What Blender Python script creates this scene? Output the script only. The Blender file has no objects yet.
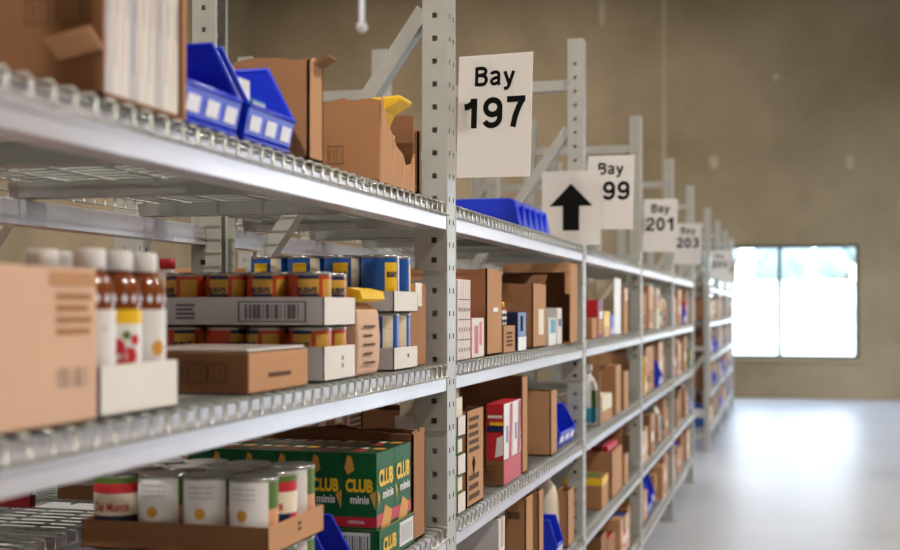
import bpy, math, random
from mathutils import Vector, Matrix

C = bpy.context.scene.collection
scene = bpy.context.scene
rnd = random.Random(7)

# ------------------------------------------------------------------ camera
F = 1260.0                      # focal length in pixels of the 900 px wide frame
TH = math.atan(335.0 / F)       # the camera looks this far to the left of the aisle
CT, ST = math.cos(TH), math.sin(TH)
CZ = 1.40                       # lens height
HV = 308.0                      # row of the horizon
cam_data = bpy.data.cameras.new('camera')
cam = bpy.data.objects.new('camera', cam_data)
C.objects.link(cam)
cam.location = (0, 0, CZ)
cam.rotation_euler = (math.pi / 2, 0, TH)
cam_data.sensor_width = 36
cam_data.lens = F * 36 / 900
cam_data.shift_y = (HV - 275) / 900
cam_data.clip_end = 200
cam_data.dof.use_dof = True
cam_data.dof.focus_distance = 2.74
cam_data.dof.aperture_fstop = 3.4
scene.camera = cam

# ------------------------------------------------------------------ light
scene.view_settings.view_transform = 'Standard'
scene.view_settings.look = 'None'
scene.view_settings.gamma = 1
scene.view_settings.use_curve_mapping = False
scene.view_settings.exposure = 1.0

world = bpy.data.worlds.new('daylight')
scene.world = world
world.use_nodes = True
wn = world.node_tree
wn.nodes.clear()
wo = wn.nodes.new('ShaderNodeOutputWorld')
wb = wn.nodes.new('ShaderNodeBackground')
wtc = wn.nodes.new('ShaderNodeTexCoord')
wsep = wn.nodes.new('ShaderNodeSeparateXYZ')
wr = wn.nodes.new('ShaderNodeValToRGB')
wn.links.new(wtc.outputs['Generated'], wsep.inputs[0])
wn.links.new(wsep.outputs['Z'], wr.inputs[0])
wn.links.new(wr.outputs[0], wb.inputs[0])
wn.links.new(wb.outputs[0], wo.inputs[0])
wr.color_ramp.elements[0].position = 0.0
wr.color_ramp.elements[0].color = (0.86, 0.93, 1.0, 1)
wr.color_ramp.elements[1].position = 0.5
wr.color_ramp.elements[1].color = (0.62, 0.78, 1.0, 1)
wb.inputs[1].default_value = 4.0


def area(name, loc, rot, sx, sy, power, col=(1, 1, 1), portal=False):
    l = bpy.data.lights.new(name, 'AREA')
    l.shape = 'RECTANGLE'
    l.size, l.size_y = sx, sy
    l.energy = power
    l.color = col
    o = bpy.data.objects.new(name, l)
    C.objects.link(o)
    o.location = loc
    o.rotation_euler = rot
    if portal:
        l.cycles.is_portal = True
    return o


YW = 20.2        # far wall
XRW = 4.6        # right wall
XLW = -9.0
YB = -5.0
ZC = 7.6
LIGHT_OPENINGS = [(11.6, 15.2), (16.0, 19.2)]   # unseen openings added for side daylight in the right wall (y0, y1)
LIGHT_OPENING_H = 3.4
for i, (a0, a1) in enumerate(LIGHT_OPENINGS):
    area('added_opening_daylight', (XRW + 0.16, (a0 + a1) / 2, LIGHT_OPENING_H / 2 + 0.02), (0, math.pi / 2, 0), LIGHT_OPENING_H - .1, a1 - a0, 10, portal=True)
FILL_LAMPS = [(-0.6, -4.3, 270), (3.4, 1.5, 170), (3.4, 7.5, 150), (-4.6, 16.0, 170), (-5.0, -2.5, 30), (-5.0, 2.5, 30), (-5.0, 8.0, 50), (-8.0, 15.0, 60)]  # added fixtures, placed to brighten the racks, signs and far wall

# ------------------------------------------------------------------ helpers
def lin(h):
    if isinstance(h, str):
        c = [int(h[i:i + 2], 16) / 255 for i in (0, 2, 4)]
        return tuple((x / 12.92 if x <= .04045 else ((x + .055) / 1.055) ** 2.4) for x in c)
    return h


MATS = {}


def mat(name, col, rough=0.6, metal=0.0, noise=0.0, scale=8.0, bump=0.0, spec=0.5, coat=0.0, trans=0.0, stretch=(1, 1, 1)):
    if name in MATS:
        return MATS[name]
    m = bpy.data.materials.new(name)
    m.use_nodes = True
    nt = m.node_tree
    b = nt.nodes['Principled BSDF']
    c = lin(col)
    b.inputs['Base Color'].default_value = (*c, 1)
    b.inputs['Roughness'].default_value = rough
    b.inputs['Metallic'].default_value = metal
    b.inputs['Specular IOR Level'].default_value = spec
    b.inputs['Coat Weight'].default_value = coat
    b.inputs['Transmission Weight'].default_value = trans
    if noise or bump:
        tc = nt.nodes.new('ShaderNodeTexCoord')
        mp = nt.nodes.new('ShaderNodeMapping')
        mp.inputs['Scale'].default_value = stretch
        nz = nt.nodes.new('ShaderNodeTexNoise')
        nz.inputs['Scale'].default_value = scale
        nz.inputs['Detail'].default_value = 5
        nt.links.new(tc.outputs['Object'], mp.inputs[0])
        nt.links.new(mp.outputs[0], nz.inputs['Vector'])
        if noise:
            rp = nt.nodes.new('ShaderNodeValToRGB')
            rp.color_ramp.elements[0].position = .3
            rp.color_ramp.elements[1].position = .7
            rp.color_ramp.elements[0].color = (*[x * (1 - noise) for x in c], 1)
            rp.color_ramp.elements[1].color = (*[min(1, x * (1 + noise)) for x in c], 1)
            nt.links.new(nz.outputs['Fac'], rp.inputs[0])
            nt.links.new(rp.outputs[0], b.inputs['Base Color'])
        if bump:
            bp = nt.nodes.new('ShaderNodeBump')
            bp.inputs['Strength'].default_value = bump
            bp.inputs['Distance'].default_value = .01
            nt.links.new(nz.outputs['Fac'], bp.inputs['Height'])
            nt.links.new(bp.outputs[0], b.inputs['Normal'])
    MATS[name] = m
    return m


# metals and building
M_POST = mat('grey_painted_steel', 'b0b1ac', .32, .0, .05, 14)
M_BEAM = mat('pale_beam_steel', 'd0ccd2', .30, .6, .09, 30, stretch=(1, .12, 1))
M_WIRE = mat('zinc_wire', 'a2a49f', .32, .6)
M_PLATE = mat('beam_plate_steel', 'a9a79d', .45, .1, .05, 20)
M_DARK = mat('hole_dark', '23241f', .9)
M_FLOOR = mat('polished_concrete', 'b9bcc4', .36, 0, .05, 1.5, spec=.6)
M_CEIL = mat('ceiling_deck', '9a958a', .9)
M_CONC2 = mat('concrete_patch', 'a4977f', .9)
M_CONC3 = mat('concrete_joint', '988a70', .9)
M_FRAMEW = mat('window_frame_metal', '4d5250', .5, .3)
# packaging
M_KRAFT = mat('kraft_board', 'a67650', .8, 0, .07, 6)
M_KRAFT_L = mat('kraft_light', 'bf8f66', .8, 0, .05, 6)  # also paints aisle-facing carton sides and flaps as if lit
M_KRAFT_D = mat('kraft_dark', '825838', .82, 0, .08, 6)  # also paints shaded carton fronts, back flaps and interiors
M_KRAFT_P = mat('kraft_pinkish', 'd8b298', .75, 0, .04, 6)
M_KPRINT = mat('kraft_print', '5c4029', .85)
M_WHITE = mat('white_board', 'e6e2dd', .7, 0, .03, 10)
M_WHITE_G = mat('greyish_white_board', 'c9c6ca', .7, 0, .03, 10)  # also puts shade into the fronts and insides of white trays
M_PRINT = mat('grey_print', '6b6a70', .8)
M_BLACK = mat('black_ink', '0b0b0b', .8, spec=.15)
M_TAPE = mat('clear_tape', 'cdb08a', .25, spec=.6)
M_BLUE = mat('blue_plastic', '1236d8', .35)
M_BLUE_D = mat('dark_blue_plastic', '1533a8', .4)
M_LABEL = mat('white_paper_label', 'eef1ff', .5)
M_SIGN = mat('sign_board', 'f3efec', .55)
_nt = M_SIGN.node_tree          # thin card: some daylight from behind comes through
_tr = _nt.nodes.new('ShaderNodeBsdfTranslucent')
_tr.inputs['Color'].default_value = (.9, .88, .86, 1)
_mx = _nt.nodes.new('ShaderNodeMixShader')
_mx.inputs[0].default_value = .5
_nt.links.new(_nt.nodes['Principled BSDF'].outputs[0], _mx.inputs[1])
_nt.links.new(_tr.outputs[0], _mx.inputs[2])
_nt.links.new(_mx.outputs[0], _nt.nodes['Material Output'].inputs['Surface'])
M_TIN = mat('tin_lid', 'a8a8a6', .28, .9)
M_GREEN = mat('green_print', '075c2e', .5, spec=.3)
M_GREEN_D = mat('dark_green_print', '083f22', .4, coat=.2)
M_YEL = mat('yellow_print', 'f0c21a', .45)
M_RED = mat('red_print', 'c21f2d', .45)
M_CRACK = mat('cracker_print', 'd59a3e', .5)
M_REDCAN = mat('orange_red_label', 'b83c16', .38, coat=.2)
M_NAVY = mat('navy_label', '10204f', .4)
M_BCAN = mat('blue_can_label', '0f4f9e', .35, coat=.2)
M_GOLD = mat('gold_label', 'c79a3a', .45)
M_CREAM = mat('cream_label', 'e8ddc6', .5)
M_LEAF = mat('leaf_green_label', '51701f', .45)
M_PEACH = mat('peach_label', 'd79a74', .5)
M_TEAL = mat('teal_print', '2e93b5', .45)
M_JUICE = mat('amber_juice', '7a3a10', .12, coat=.3)
M_PINK = mat('pink_print', 'd66a78', .5)
M_CAP = mat('white_cap', 'e6e4e4', .4)
M_WRAP = mat('shrink_wrap', 'd8d2cc', .15, spec=.8)
M_MAROON = mat('maroon_print', '6e1220', .5)


class MB:
    """Collects shapes and links them as one mesh object."""
    def __init__(self):
        self.v, self.f, self.m, self.s, self.mats = [], [], [], [], []

    def mi(self, m):
        if m not in self.mats:
            self.mats.append(m)
        return self.mats.index(m)

    def face(self, pts, m, smooth=False):
        n = len(self.v)
        self.v += [tuple(p) for p in pts]
        self.f.append(tuple(range(n, n + len(pts))))
        self.m.append(self.mi(m))
        self.s.append(smooth)
        return self

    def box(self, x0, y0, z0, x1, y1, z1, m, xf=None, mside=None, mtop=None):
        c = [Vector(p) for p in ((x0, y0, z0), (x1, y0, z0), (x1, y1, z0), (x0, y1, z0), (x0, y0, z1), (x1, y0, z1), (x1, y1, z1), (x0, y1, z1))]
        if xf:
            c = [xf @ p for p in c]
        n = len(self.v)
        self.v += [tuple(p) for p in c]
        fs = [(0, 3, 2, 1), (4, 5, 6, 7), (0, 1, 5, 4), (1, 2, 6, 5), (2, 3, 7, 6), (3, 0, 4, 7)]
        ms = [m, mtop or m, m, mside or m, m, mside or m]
        for q, mm in zip(fs, ms):
            self.f.append(tuple(n + i for i in q))
            self.m.append(self.mi(mm))
            self.s.append(False)
        return self

    def prism(self, prof, a0, a1, m, axis='y', xf=None):
        """prof: counter-clockwise outline; extruded between a0 and a1 along the axis."""
        def P(p, a):
            q = {'y': (p[0], a, p[1]), 'x': (a, p[0], p[1]), 'z': (p[0], p[1], a)}[axis]
            return tuple(xf @ Vector(q)) if xf else q
        n = len(self.v)
        k = len(prof)
        self.v += [P(p, a0) for p in prof] + [P(p, a1) for p in prof]
        mi = self.mi(m)
        for i in range(k):
            j = (i + 1) % k
            self.f.append((n + i, n + j, n + k + j, n + k + i))
        self.f.append(tuple(n + i for i in reversed(range(k))))
        self.f.append(tuple(n + k + i for i in range(k)))
        self.m += [mi] * (k + 2)
        self.s += [False] * (k + 2)
        return self

    def tube(self, pts, r, m, n=5, closed_ends=True):
        pts = [Vector(p) for p in pts]
        base = len(self.v)
        mi = self.mi(m)
        for i, p in enumerate(pts):
            d = (pts[min(i + 1, len(pts) - 1)] - pts[max(i - 1, 0)]).normalized()
            up = Vector((0, 0, 1)) if abs(d.z) < .9 else Vector((0, 1, 0))
            a = d.cross(up).normalized()
            b = d.cross(a).normalized()
            for k in range(n):
                t = 2 * math.pi * k / n
                self.v.append(tuple(p + a * (r * math.cos(t)) + b * (r * math.sin(t))))
        for i in range(len(pts) - 1):
            for k in range(n):
                q = base + i * n
                self.f.append((q + k, q + (k + 1) % n, q + n + (k + 1) % n, q + n + k))
                self.m.append(mi)
                self.s.append(True)
        if closed_ends:
            self.f.append(tuple(base + k for k in range(n)))
            self.f.append(tuple(base + (len(pts) - 1) * n + k for k in reversed(range(n))))
            self.m += [mi, mi]
            self.s += [False, False]
        return self

    def lathe(self, prof, m, n=24, c=(0, 0), colour=None, cap=True):
        """prof: (radius, z) rows from the bottom up; colour(angle, row) may pick a material."""
        base = len(self.v)
        for r, z in prof:
            for k in range(n):
                t = 2 * math.pi * k / n
                self.v.append((c[0] + r * math.cos(t), c[1] + r * math.sin(t), z))
        for i in range(len(prof) - 1):
            for k in range(n):
                q = base + i * n
                self.f.append((q + k, q + (k + 1) % n, q + n + (k + 1) % n, q + n + k))
                mm = m
                if colour:
                    a = math.degrees(2 * math.pi * (k + .5) / n)
                    a = (a + 180) % 360 - 180
                    mm = colour(a, i) or m
                self.m.append(self.mi(mm))
                self.s.append(True)
        if cap:
            mi = self.mi(m)
            self.f.append(tuple(base + k for k in reversed(range(n))))
            self.f.append(tuple(base + (len(prof) - 1) * n + k for k in range(n)))
            self.m += [mi, mi]
            self.s += [False, False]
        return self

    # flat print on the -Y face (front) or +X face (side); e = how far it stands off
    def front(self, x0, z0, x1, z1, y, m, e=.0006):
        return self.face([(x0, y - e, z0), (x1, y - e, z0), (x1, y - e, z1), (x0, y - e, z1)], m)

    def side(self, y0, z0, y1, z1, x, m, e=.0006):
        return self.face([(x + e, y0, z0), (x + e, y1, z0), (x + e, y1, z1), (x + e, y0, z1)], m)

    def top(self, x0, y0, x1, y1, z, m, e=.0006):
        return self.face([(x0, y0, z + e), (x1, y0, z + e), (x1, y1, z + e), (x0, y1, z + e)], m)

    def text(self, s, m, xf, w=None, h=None, bold=0.0):
        """text centred on the origin of xf, fitted to w x h, standing in the local xy plane."""
        vs, fs = text_mesh(s, bold)
        x0, x1 = min(v[0] for v in vs), max(v[0] for v in vs)
        y0, y1 = min(v[1] for v in vs), max(v[1] for v in vs)
        sx = (w / (x1 - x0)) if w else None
        sy = (h / (y1 - y0)) if h else sx
        sx = sx or sy
        n = len(self.v)
        for v in vs:
            p = ((v[0] - (x0 + x1) / 2) * sx, (v[1] - (y0 + y1) / 2) * sy)
            self.v.append(tuple(xf(p) if callable(xf) else xf @ Vector((p[0], p[1], 0))))
        mi = self.mi(m)
        for q in fs:
            self.f.append(tuple(n + i for i in q))
            self.m.append(mi)
            self.s.append(False)
        return self

    def build(self, name, parent=None, loc=None, bevel=0.0, solid=0.0, rotz=0.0):
        me = bpy.data.meshes.new(name)
        me.from_pydata(self.v, [], self.f)
        for m in self.mats:
            me.materials.append(m)
        me.polygons.foreach_set('material_index', self.m)
        me.polygons.foreach_set('use_smooth', self.s)
        me.update()
        o = bpy.data.objects.new(name, me)
        C.objects.link(o)
        if parent:
            o.parent = parent
        if loc:
            o.location = loc
        o.rotation_euler.z = rotz
        if bevel:
            b = o.modifiers.new('bevel', 'BEVEL')
            b.width = bevel
            b.segments = 2
            b.limit_method = 'ANGLE'
            b.angle_limit = math.radians(50)
        if solid:
            s = o.modifiers.new('thickness', 'SOLIDIFY')
            s.thickness = solid
            s.offset = 0
        return o


_tc = {}


def text_mesh(s, bold):
    key = (s, bold)
    if key not in _tc:
        cu = bpy.data.curves.new('lettering', 'FONT')
        cu.body = s
        cu.offset = bold
        cu.space_line = .9
        cu.resolution_u = 3
        o = bpy.data.objects.new('lettering', cu)
        C.objects.link(o)
        dg = bpy.context.evaluated_depsgraph_get()
        dg.update()
        me = o.evaluated_get(dg).to_mesh()
        _tc[key] = ([tuple(v.co) for v in me.vertices], [tuple(p.vertices) for p in me.polygons])
        o.evaluated_get(dg).to_mesh_clear()
        bpy.data.objects.remove(o)
        bpy.data.curves.remove(cu)
    return _tc[key]


def XFf(x, y, z):      # text plane facing the camera (-Y)
    return Matrix.Translation((x, y - .001, z)) @ Matrix.Rotation(math.pi / 2, 4, 'X')


def XFs(x, y, z):      # text plane facing the aisle (+X)
    return Matrix.Translation((x + .001, y, z)) @ Matrix.Rotation(math.pi / 2, 4, 'Z') @ Matrix.Rotation(math.pi / 2, 4, 'X')


def tag(o, label, cat, group=None, kind=None):
    o['label'] = label
    o['category'] = cat
    if group:
        o['group'] = group
    if kind:
        o['kind'] = kind
    return o


def thing(name, label, cat, loc=(0, 0, 0), rotz=0, group=None):
    o = bpy.data.objects.new(name, None)
    o.empty_display_size = .05
    C.objects.link(o)
    o.location = loc
    o.rotation_euler = (0, 0, rotz)
    return tag(o, label, cat, group)


def dup(root, loc, label=None, rotz=None, group=None):
    def cp(o, parent):
        c = o.copy()
        C.objects.link(c)
        if parent:
            c.parent = parent
            c.matrix_parent_inverse = o.matrix_parent_inverse.copy()
        for ch in kids.get(o.name, ()):
            cp(ch, c)
        return c
    kids = KIDS(root)
    r = cp(root, None)
    r.location = loc
    if rotz is not None:
        r.rotation_euler.z = rotz
    if label:
        r['label'] = label
    if group:
        r['group'] = group
    return r


_kids = {}


def KIDS(root):
    if root.name not in _kids:
        d = {}

        def walk(o):
            d[o.name] = list(o.children)
            for c in o.children:
                walk(c)
        walk(root)
        _kids[root.name] = d
    return _kids[root.name]


def struct(name, mb, **k):
    o = mb.build(name, **k)
    o['kind'] = 'structure'
    return o


# where a sight line through picture column u meets the plane X = x, or the plane Y = y
def ray(u):
    a = (u - 450) / F
    return a * CT - ST, a * ST + CT


def Yat(u, x):
    dx, dy = ray(u)
    return dy * x / dx


def Xat(u, y):
    dx, dy = ray(u)
    return dx * y / dy


def depth(x, y):
    return -x * ST + y * CT


def Zat(v, x, y):
    return CZ + (HV - v) * depth(x, y) / F


# ------------------------------------------------------------------ room
XF = -0.710          # aisle face of the racks
DEPTH = 0.605
XR = XF - DEPTH
PW, PD = 0.070, 0.055      # post: width along the aisle, depth
Y0 = 2.645           # near face of the post that carries sign 197
BAY = 1.90
FRAMES = [Y0 + BAY * k for k in range(-1, 5)]
Y2 = 12.55
FRAMES2 = [Y2 + BAY * k for k in range(0, 4)]
BOT = [0.1696 + .35 * k for k in range(5)]       # underside of the beams, lowest first
DECK = [b + .060 for b in BOT]
TOPZ = CZ + .98
XB = XF - .75        # aisle face of the rack behind

struct('floor', MB().box(XLW, YB, -.1, XRW, YW, 0, M_FLOOR))
struct('ceiling', MB().box(XLW, YB, ZC, XRW, YW, ZC + .1, M_CEIL))

m = bpy.data.materials.new('tilt_up_concrete')  # mottled concrete; warm lamp light is put into its brown colour
m.use_nodes = True
nt = m.node_tree
b = nt.nodes['Principled BSDF']
b.inputs['Roughness'].default_value = .9
tc = nt.nodes.new('ShaderNodeTexCoord')
n1 = nt.nodes.new('ShaderNodeTexNoise')
n1.inputs['Scale'].default_value = .7
n1.inputs['Detail'].default_value = 6
n1.inputs['Roughness'].default_value = .6
r1 = nt.nodes.new('ShaderNodeValToRGB')
r1.color_ramp.elements[0].position = .32
r1.color_ramp.elements[1].position = .68
r1.color_ramp.elements[0].color = (*lin('7a6b52'), 1)
r1.color_ramp.elements[1].color = (*lin('94836a'), 1)
nt.links.new(tc.outputs['Object'], n1.inputs['Vector'])
nt.links.new(n1.outputs['Fac'], r1.inputs[0])
nt.links.new(r1.outputs[0], b.inputs['Base Color'])
M_WALL = m

# far wall with the window opening
WX0, WX1 = Xat(700, YW), Xat(859, YW)
WZ0, WZ1 = Zat(359.5, WX1, YW), Zat(244, WX1, YW)
w = MB()
T = .2
w.box(XLW, YW, 0, WX0, YW + T, ZC, M_WALL)
w.box(WX1, YW, 0, XRW, YW + T, ZC, M_WALL)
w.box(WX0, YW, 0, WX1, YW + T, WZ0, M_WALL)
w.box(WX0, YW, WZ1, WX1, YW + T, ZC, M_WALL)
for u, v, a, c_ in ((714, 162, .075, .11), (850, 162, .06, .12), (776, 77, .05, .06), (602, 12, .05, .25)):
    x = Xat(u, YW)
    z = Zat(v, x, YW)
    w.face([(x + a * math.cos(t * math.pi / 6), YW - .004, z + c_ * math.sin(t * math.pi / 6)) for t in range(12)], M_CONC2)
for u in (664, 245):
    x = Xat(u, YW)
    w.front(x - .035, .0, x + .035, ZC, YW, M_CONC3, .003)
struct('wall_far', w)
struct('wall_left', MB().box(XLW - .2, YB, 0, XLW, YW + T, ZC, M_WALL))
struct('wall_back', MB().box(XLW, YB - .2, 0, XRW, YB, ZC, M_WALL))
w = MB()
ys = [YB]
for a0, a1 in LIGHT_OPENINGS:
    w.box(XRW, ys[-1], 0, XRW + .2, a0, ZC, M_WALL)
    w.box(XRW, a0, LIGHT_OPENING_H, XRW + .2, a1, ZC, M_WALL)
    ys.append(a1)
w.box(XRW, ys[-1], 0, XRW + .2, YW + T, ZC, M_WALL)
struct('wall_right', w)

# window
fr = MB()
t_ = .05
ya, yb = YW + .05, YW + .12
xm = Xat(779.5, YW)
fr.box(WX0, ya, WZ0, WX0 + t_, yb, WZ1, M_FRAMEW)
fr.box(WX1 - t_, ya, WZ0, WX1, yb, WZ1, M_FRAMEW)
fr.box(WX0 + t_, ya, WZ1 - t_, WX1 - t_, yb, WZ1, M_FRAMEW)
fr.box(WX0 + t_, ya, WZ0, WX1 - t_, yb, WZ0 + t_, M_FRAMEW)
win = struct('window_1', fr)
f2 = MB().box(xm - .03, ya, WZ0 + t_, xm + .03, yb, WZ1 - t_, M_FRAMEW)
f2.build('mullion', win)
gm = bpy.data.materials.new('window_glass')
gm.use_nodes = True
gt = gm.node_tree
gt.nodes.clear()
go = gt.nodes.new('ShaderNodeOutputMaterial')
gx = gt.nodes.new('ShaderNodeMixShader')
gx.inputs[0].default_value = .06
ga = gt.nodes.new('ShaderNodeBsdfTransparent')
gb = gt.nodes.new('ShaderNodeBsdfGlossy')
gb.inputs['Roughness'].default_value = .02
gt.links.new(ga.outputs[0], gx.inputs[1])
gt.links.new(gb.outputs[0], gx.inputs[2])
gt.links.new(gx.outputs[0], go.inputs[0])
for xa, xb in ((WX0 + t_, xm - .03), (xm + .03, WX1 - t_)):
    MB().box(xa, ya + .03, WZ0 + t_, xb, ya + .036, WZ1 - t_, gm).build('pane', win)
MB().box(WX0 - .03, YW - .03, WZ0 - .04, WX1 + .03, YW + .05, WZ0 - .001, M_CONC3).build('window_sill', win)
area('window_daylight', ((WX0 + WX1) / 2, YW + .18, (WZ0 + WZ1) / 2), (-math.pi / 2, 0, 0), WX1 - WX0, WZ1 - WZ0, 10, portal=True)

# outside
struct('ground_outside', MB().box(-40, YW + T, -.3, 40, 90, -.12, mat('pale_pavement', 'c8c8b4', .9)).box(XRW + .2, -30, -.3, 60, YW + T, -.12, mat('pale_pavement', 'c8c8b4', .9)))
M_TREE = mat('tree_leaves', '8a9896', .8, 0, .2, 1)
M_TRUNK = mat('tree_bark', '6b5a48', .9)
for i, (u, yy, r, zz, lab) in enumerate(((716, 60, 1.6, 3.4, 'pale round tree outside the window, beside the far rack'),
                                        (782, 66, 1.7, 3.6, 'pale tree outside the window behind the mullion'),
                                        (846, 60, 1.6, 3.6, 'pale tree outside the window corner away from the racks'))):
    x = Xat(u, yy)
    t = thing('tree', lab, 'tree', (x, yy, -.12), group='trees outside the window')
    MB().tube([(0, 0, 0), (.1, 0, zz * .5), (0, 0, zz)], .16, M_TRUNK, 8).build('trunk', t)
    cb = MB()
    rr = random.Random(i)
    for k in range(14):
        a, e = rr.uniform(0, 6.28), rr.uniform(-.5, .9)
        q = .62 * r
        cx, cy, cz = q * math.cos(a) * math.cos(e), q * math.sin(a) * math.cos(e), zz + q * math.sin(e)
        s = r * rr.uniform(.35, .5)
        prof = [(s * math.sin(p * math.pi / 6) + .01, cz - s * math.cos(p * math.pi / 6)) for p in range(7)]
        cb.lathe(prof, M_TREE, 10, (cx, cy))
    cb.build('crown', t)

bx0, bx1 = Xat(690, 52), Xat(872, 52)
t = thing('low_building', 'long low white building outside the window in front of the trees', 'building', ((bx0 + bx1) / 2, 52, -.12))
hb = Zat(281, bx0, 52) + .12
MB().box((bx0 - bx1) / 2, 0, 0, (bx1 - bx0) / 2, 5, hb - .15, mat('white_render', 'f2f0ea', .8)).build('wall', t)
MB().box((bx0 - bx1) / 2 - .2, -.2, hb - .149, (bx1 - bx0) / 2 + .2, 5.2, hb, mat('white_roof', 'e4e6e2', .7)).build('roof', t)
for k in range(4):
    c = (bx1 - bx0) * (k - 1.5) / 4
    MB().box(c - .5, -.04, .9, c + .5, -.002, 1.6, mat('pale_glass', 'c8d4da', .3)).build('window', t)

# unseen ceiling lamps added as fill light
M_LAMPB = mat('lamp_housing', 'c0c0c0', .5, .4)
em = bpy.data.materials.new('lamp_glow')
em.use_nodes = True
e_ = em.node_tree.nodes['Principled BSDF']
e_.inputs['Emission Color'].default_value = (1, .92, .80, 1)
e_.inputs['Emission Strength'].default_value = 6
for i, (x, y, watts) in enumerate(FILL_LAMPS):
    side = 'over the aisle' if x > -2 else 'over the back racks'
    t = thing('fill_lamp', 'added round white fill lamp %s, %s' % (side, ['behind the camera', 'above the nearest bay', 'above the fourth bay', 'nearest the window wall'][i % 4] + (', outermost' if x < -7 else '')), 'lamp', (x, y, ZC - .75), group='added fill lamps')
    MB().lathe([(.22, 0), (.23, .02), (.12, .18), (.08, .3)], M_LAMPB, 20).build('shade', t)
    MB().tube([(0, 0, .3), (0, 0, .75)], .012, M_LAMPB).build('hanging_rod', t)
    MB().lathe([(.2, -.012), (.2, -.002)], em, 20).build('diffuser', t)
    l = bpy.data.lights.new('fill_lamp_light', 'AREA')
    l.shape = 'DISK'
    l.size = .4
    l.energy = watts
    l.color = (1.0, .94, .86)
    lo = bpy.data.objects.new('fill_lamp_light', l)
    C.objects.link(lo)
    lo.parent = t
    lo.location = (0, 0, -.03)

# small hanging sprinkler drop seen above the racks
x = Xat(362, 9.5)
z = Zat(27, x, 9.5)
t = thing('pendant_sensor', 'small white ball hanging on a thin rod from the ceiling above the racks', 'pendant', (x, 9.5, z))
MB().lathe([(.045 * math.sin(p * math.pi / 8) + .0005, -.045 * math.cos(p * math.pi / 8)) for p in range(9)], M_CAP, 16).build('ball', t)
MB().tube([(0, 0, .046), (0, 0, ZC - z)], .022, M_LABEL, 8).build('rod', t)

# ------------------------------------------------------------------ racks
def post_mesh(flip):
    """C-section post; flip=1 turns its web to the back. Web holes are paired slots, flange holes square."""
    H = TOPZ
    mb = MB()
    zs = [0, .03]
    pitch, n = .05, int((TOPZ - .04) / .05)
    z0 = (CZ + (HV - 57 / 3.913) / 460.0) % .05
    rows = []
    z = 0
    k = 0
    while True:
        c = z0 + .05 * k
        k += 1
        if c < .02:
            continue
        if c + .02 > H:
            break
        rows.append((z, c - .0058, False))
        rows.append((c - .0058, c + .0058, True))
        z = c + .0058
    rows.append((z, H, False))

    def X(d):              # d = depth from web
        return -d if not flip else -(PD - d)
    # flanges
    for y in (0, PW):
        cols = [(0, .022, False), (.022, .033, True), (.033, PD, False)]
        for za, zb, hz in rows:
            for a, b_, hc in cols:
                if hz and hc:
                    continue
                mb.face([(X(a), y, za), (X(b_), y, za), (X(b_), y, zb), (X(a), y, zb)], M_POST)
    # web
    cols = [(0, .014, False), (.014, .024, True), (.024, .046, False), (.046, .056, True), (.056, PW, False)]
    for za, zb, hz in rows:
        for a, b_, hc in cols:
            if hz and hc:
                continue
            mb.face([(X(0), a, za), (X(0), b_, za), (X(0), b_, zb), (X(0), a, zb)], M_POST)
    # returned lips at the open side
    for y0_, y1_ in ((0, .012), (PW - .012, PW)):
        mb.face([(X(PD), y0_, 0), (X(PD), y1_, 0), (X(PD), y1_, H), (X(PD), y0_, H)], M_POST)
    return mb


def channel(p, q, w_, d_, m):
    """steel channel from p to q in the x-z plane, width w_, open to the far side."""
    p, q = Vector(p), Vector(q)
    d = (q - p)
    L = d.length
    d.normalize()
    n = Vector((-d.z, 0, d.x))
    y = Vector((0, 1, 0))
    M = Matrix((( d.x, y.x, n.x, p.x), (d.y, y.y, n.y, p.y), (d.z, y.z, n.z, p.z), (0, 0, 0, 1)))
    h = w_ / 2
    mb = MB()
    mb.box(0, 0, -h, L, .003, h, m, M)
    mb.box(0, .003, -h, L, d_, -h + .003, m, M)
    mb.box(0, .003, h - .003, L, d_, h, m, M)
    return mb


def make_frame(label, loc):
    t = thing('upright_frame', label, 'rack upright', loc, group='upright frames of the racks')
    post_mesh(0).build('post', t, solid=.002)
    post_mesh(1).build('post', t, (-DEPTH + PD, 0, 0), solid=.002)
    fx, rx = -PD - .001, -DEPTH + PD + .001
    yb = .012
    for z in (.15, 1.0, CZ + .814):
        channel((rx, yb, z), (fx, yb, z), .038, .04, M_POST).build('horizontal_brace', t)
    for za, zb in ((CZ - .04, CZ + .655), (.21, .93)):
        channel((rx + .002, yb, za), (fx - .002, yb, zb), .033, .04, M_POST).build('diagonal_brace', t)
    for x0 in (-PD - .02, -DEPTH - .02):
        pl = MB().box(x0, -.03, 0, x0 + .095, PW + .03, .004, M_PLATE)
        pl.build('foot_plate', t)
    return t


LEV = ['lowest', 'fourth', 'third', 'second', 'top']
BAYN = ['nearest bay', 'second bay', 'third bay', 'fourth bay', 'fifth bay']
BAY2 = ['first bay of far rack', 'middle bay of far rack', 'last bay of far rack']
FN = ['closing the nearest bay at the camera', 'carrying the largest, sharpest sign', 'carrying the arrow sign', 'third from the camera, behind the arrow sign', 'fourth from the camera', 'ending the near rack before the gap']
FN2 = ['starting the far rack past the gap', 'second in the far rack', 'third in the far rack', 'ending the far rack nearest the window']

f0 = None
for k, y in enumerate(FRAMES):
    for xx, which in ((XF, 'near row'), (XB, 'row behind')):
        lab = ('grey slotted steel upright frame ' + FN[k]) if xx == XF else 'grey upright frame in the row behind, ' + ['nearest the camera', 'behind the sharpest post', 'behind the arrow sign post', 'fourth along', 'fifth along', 'last along'][k]
        if f0 is None:
            f0 = make_frame(lab, (xx, y, 0))
        else:
            dup(f0, (xx, y, 0), lab)
for k, y in enumerate(FRAMES2):
    dup(f0, (XF, y, 0), 'grey slotted steel upright frame ' + FN2[k])

BL = BAY - PW - .001      # beam length


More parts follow.
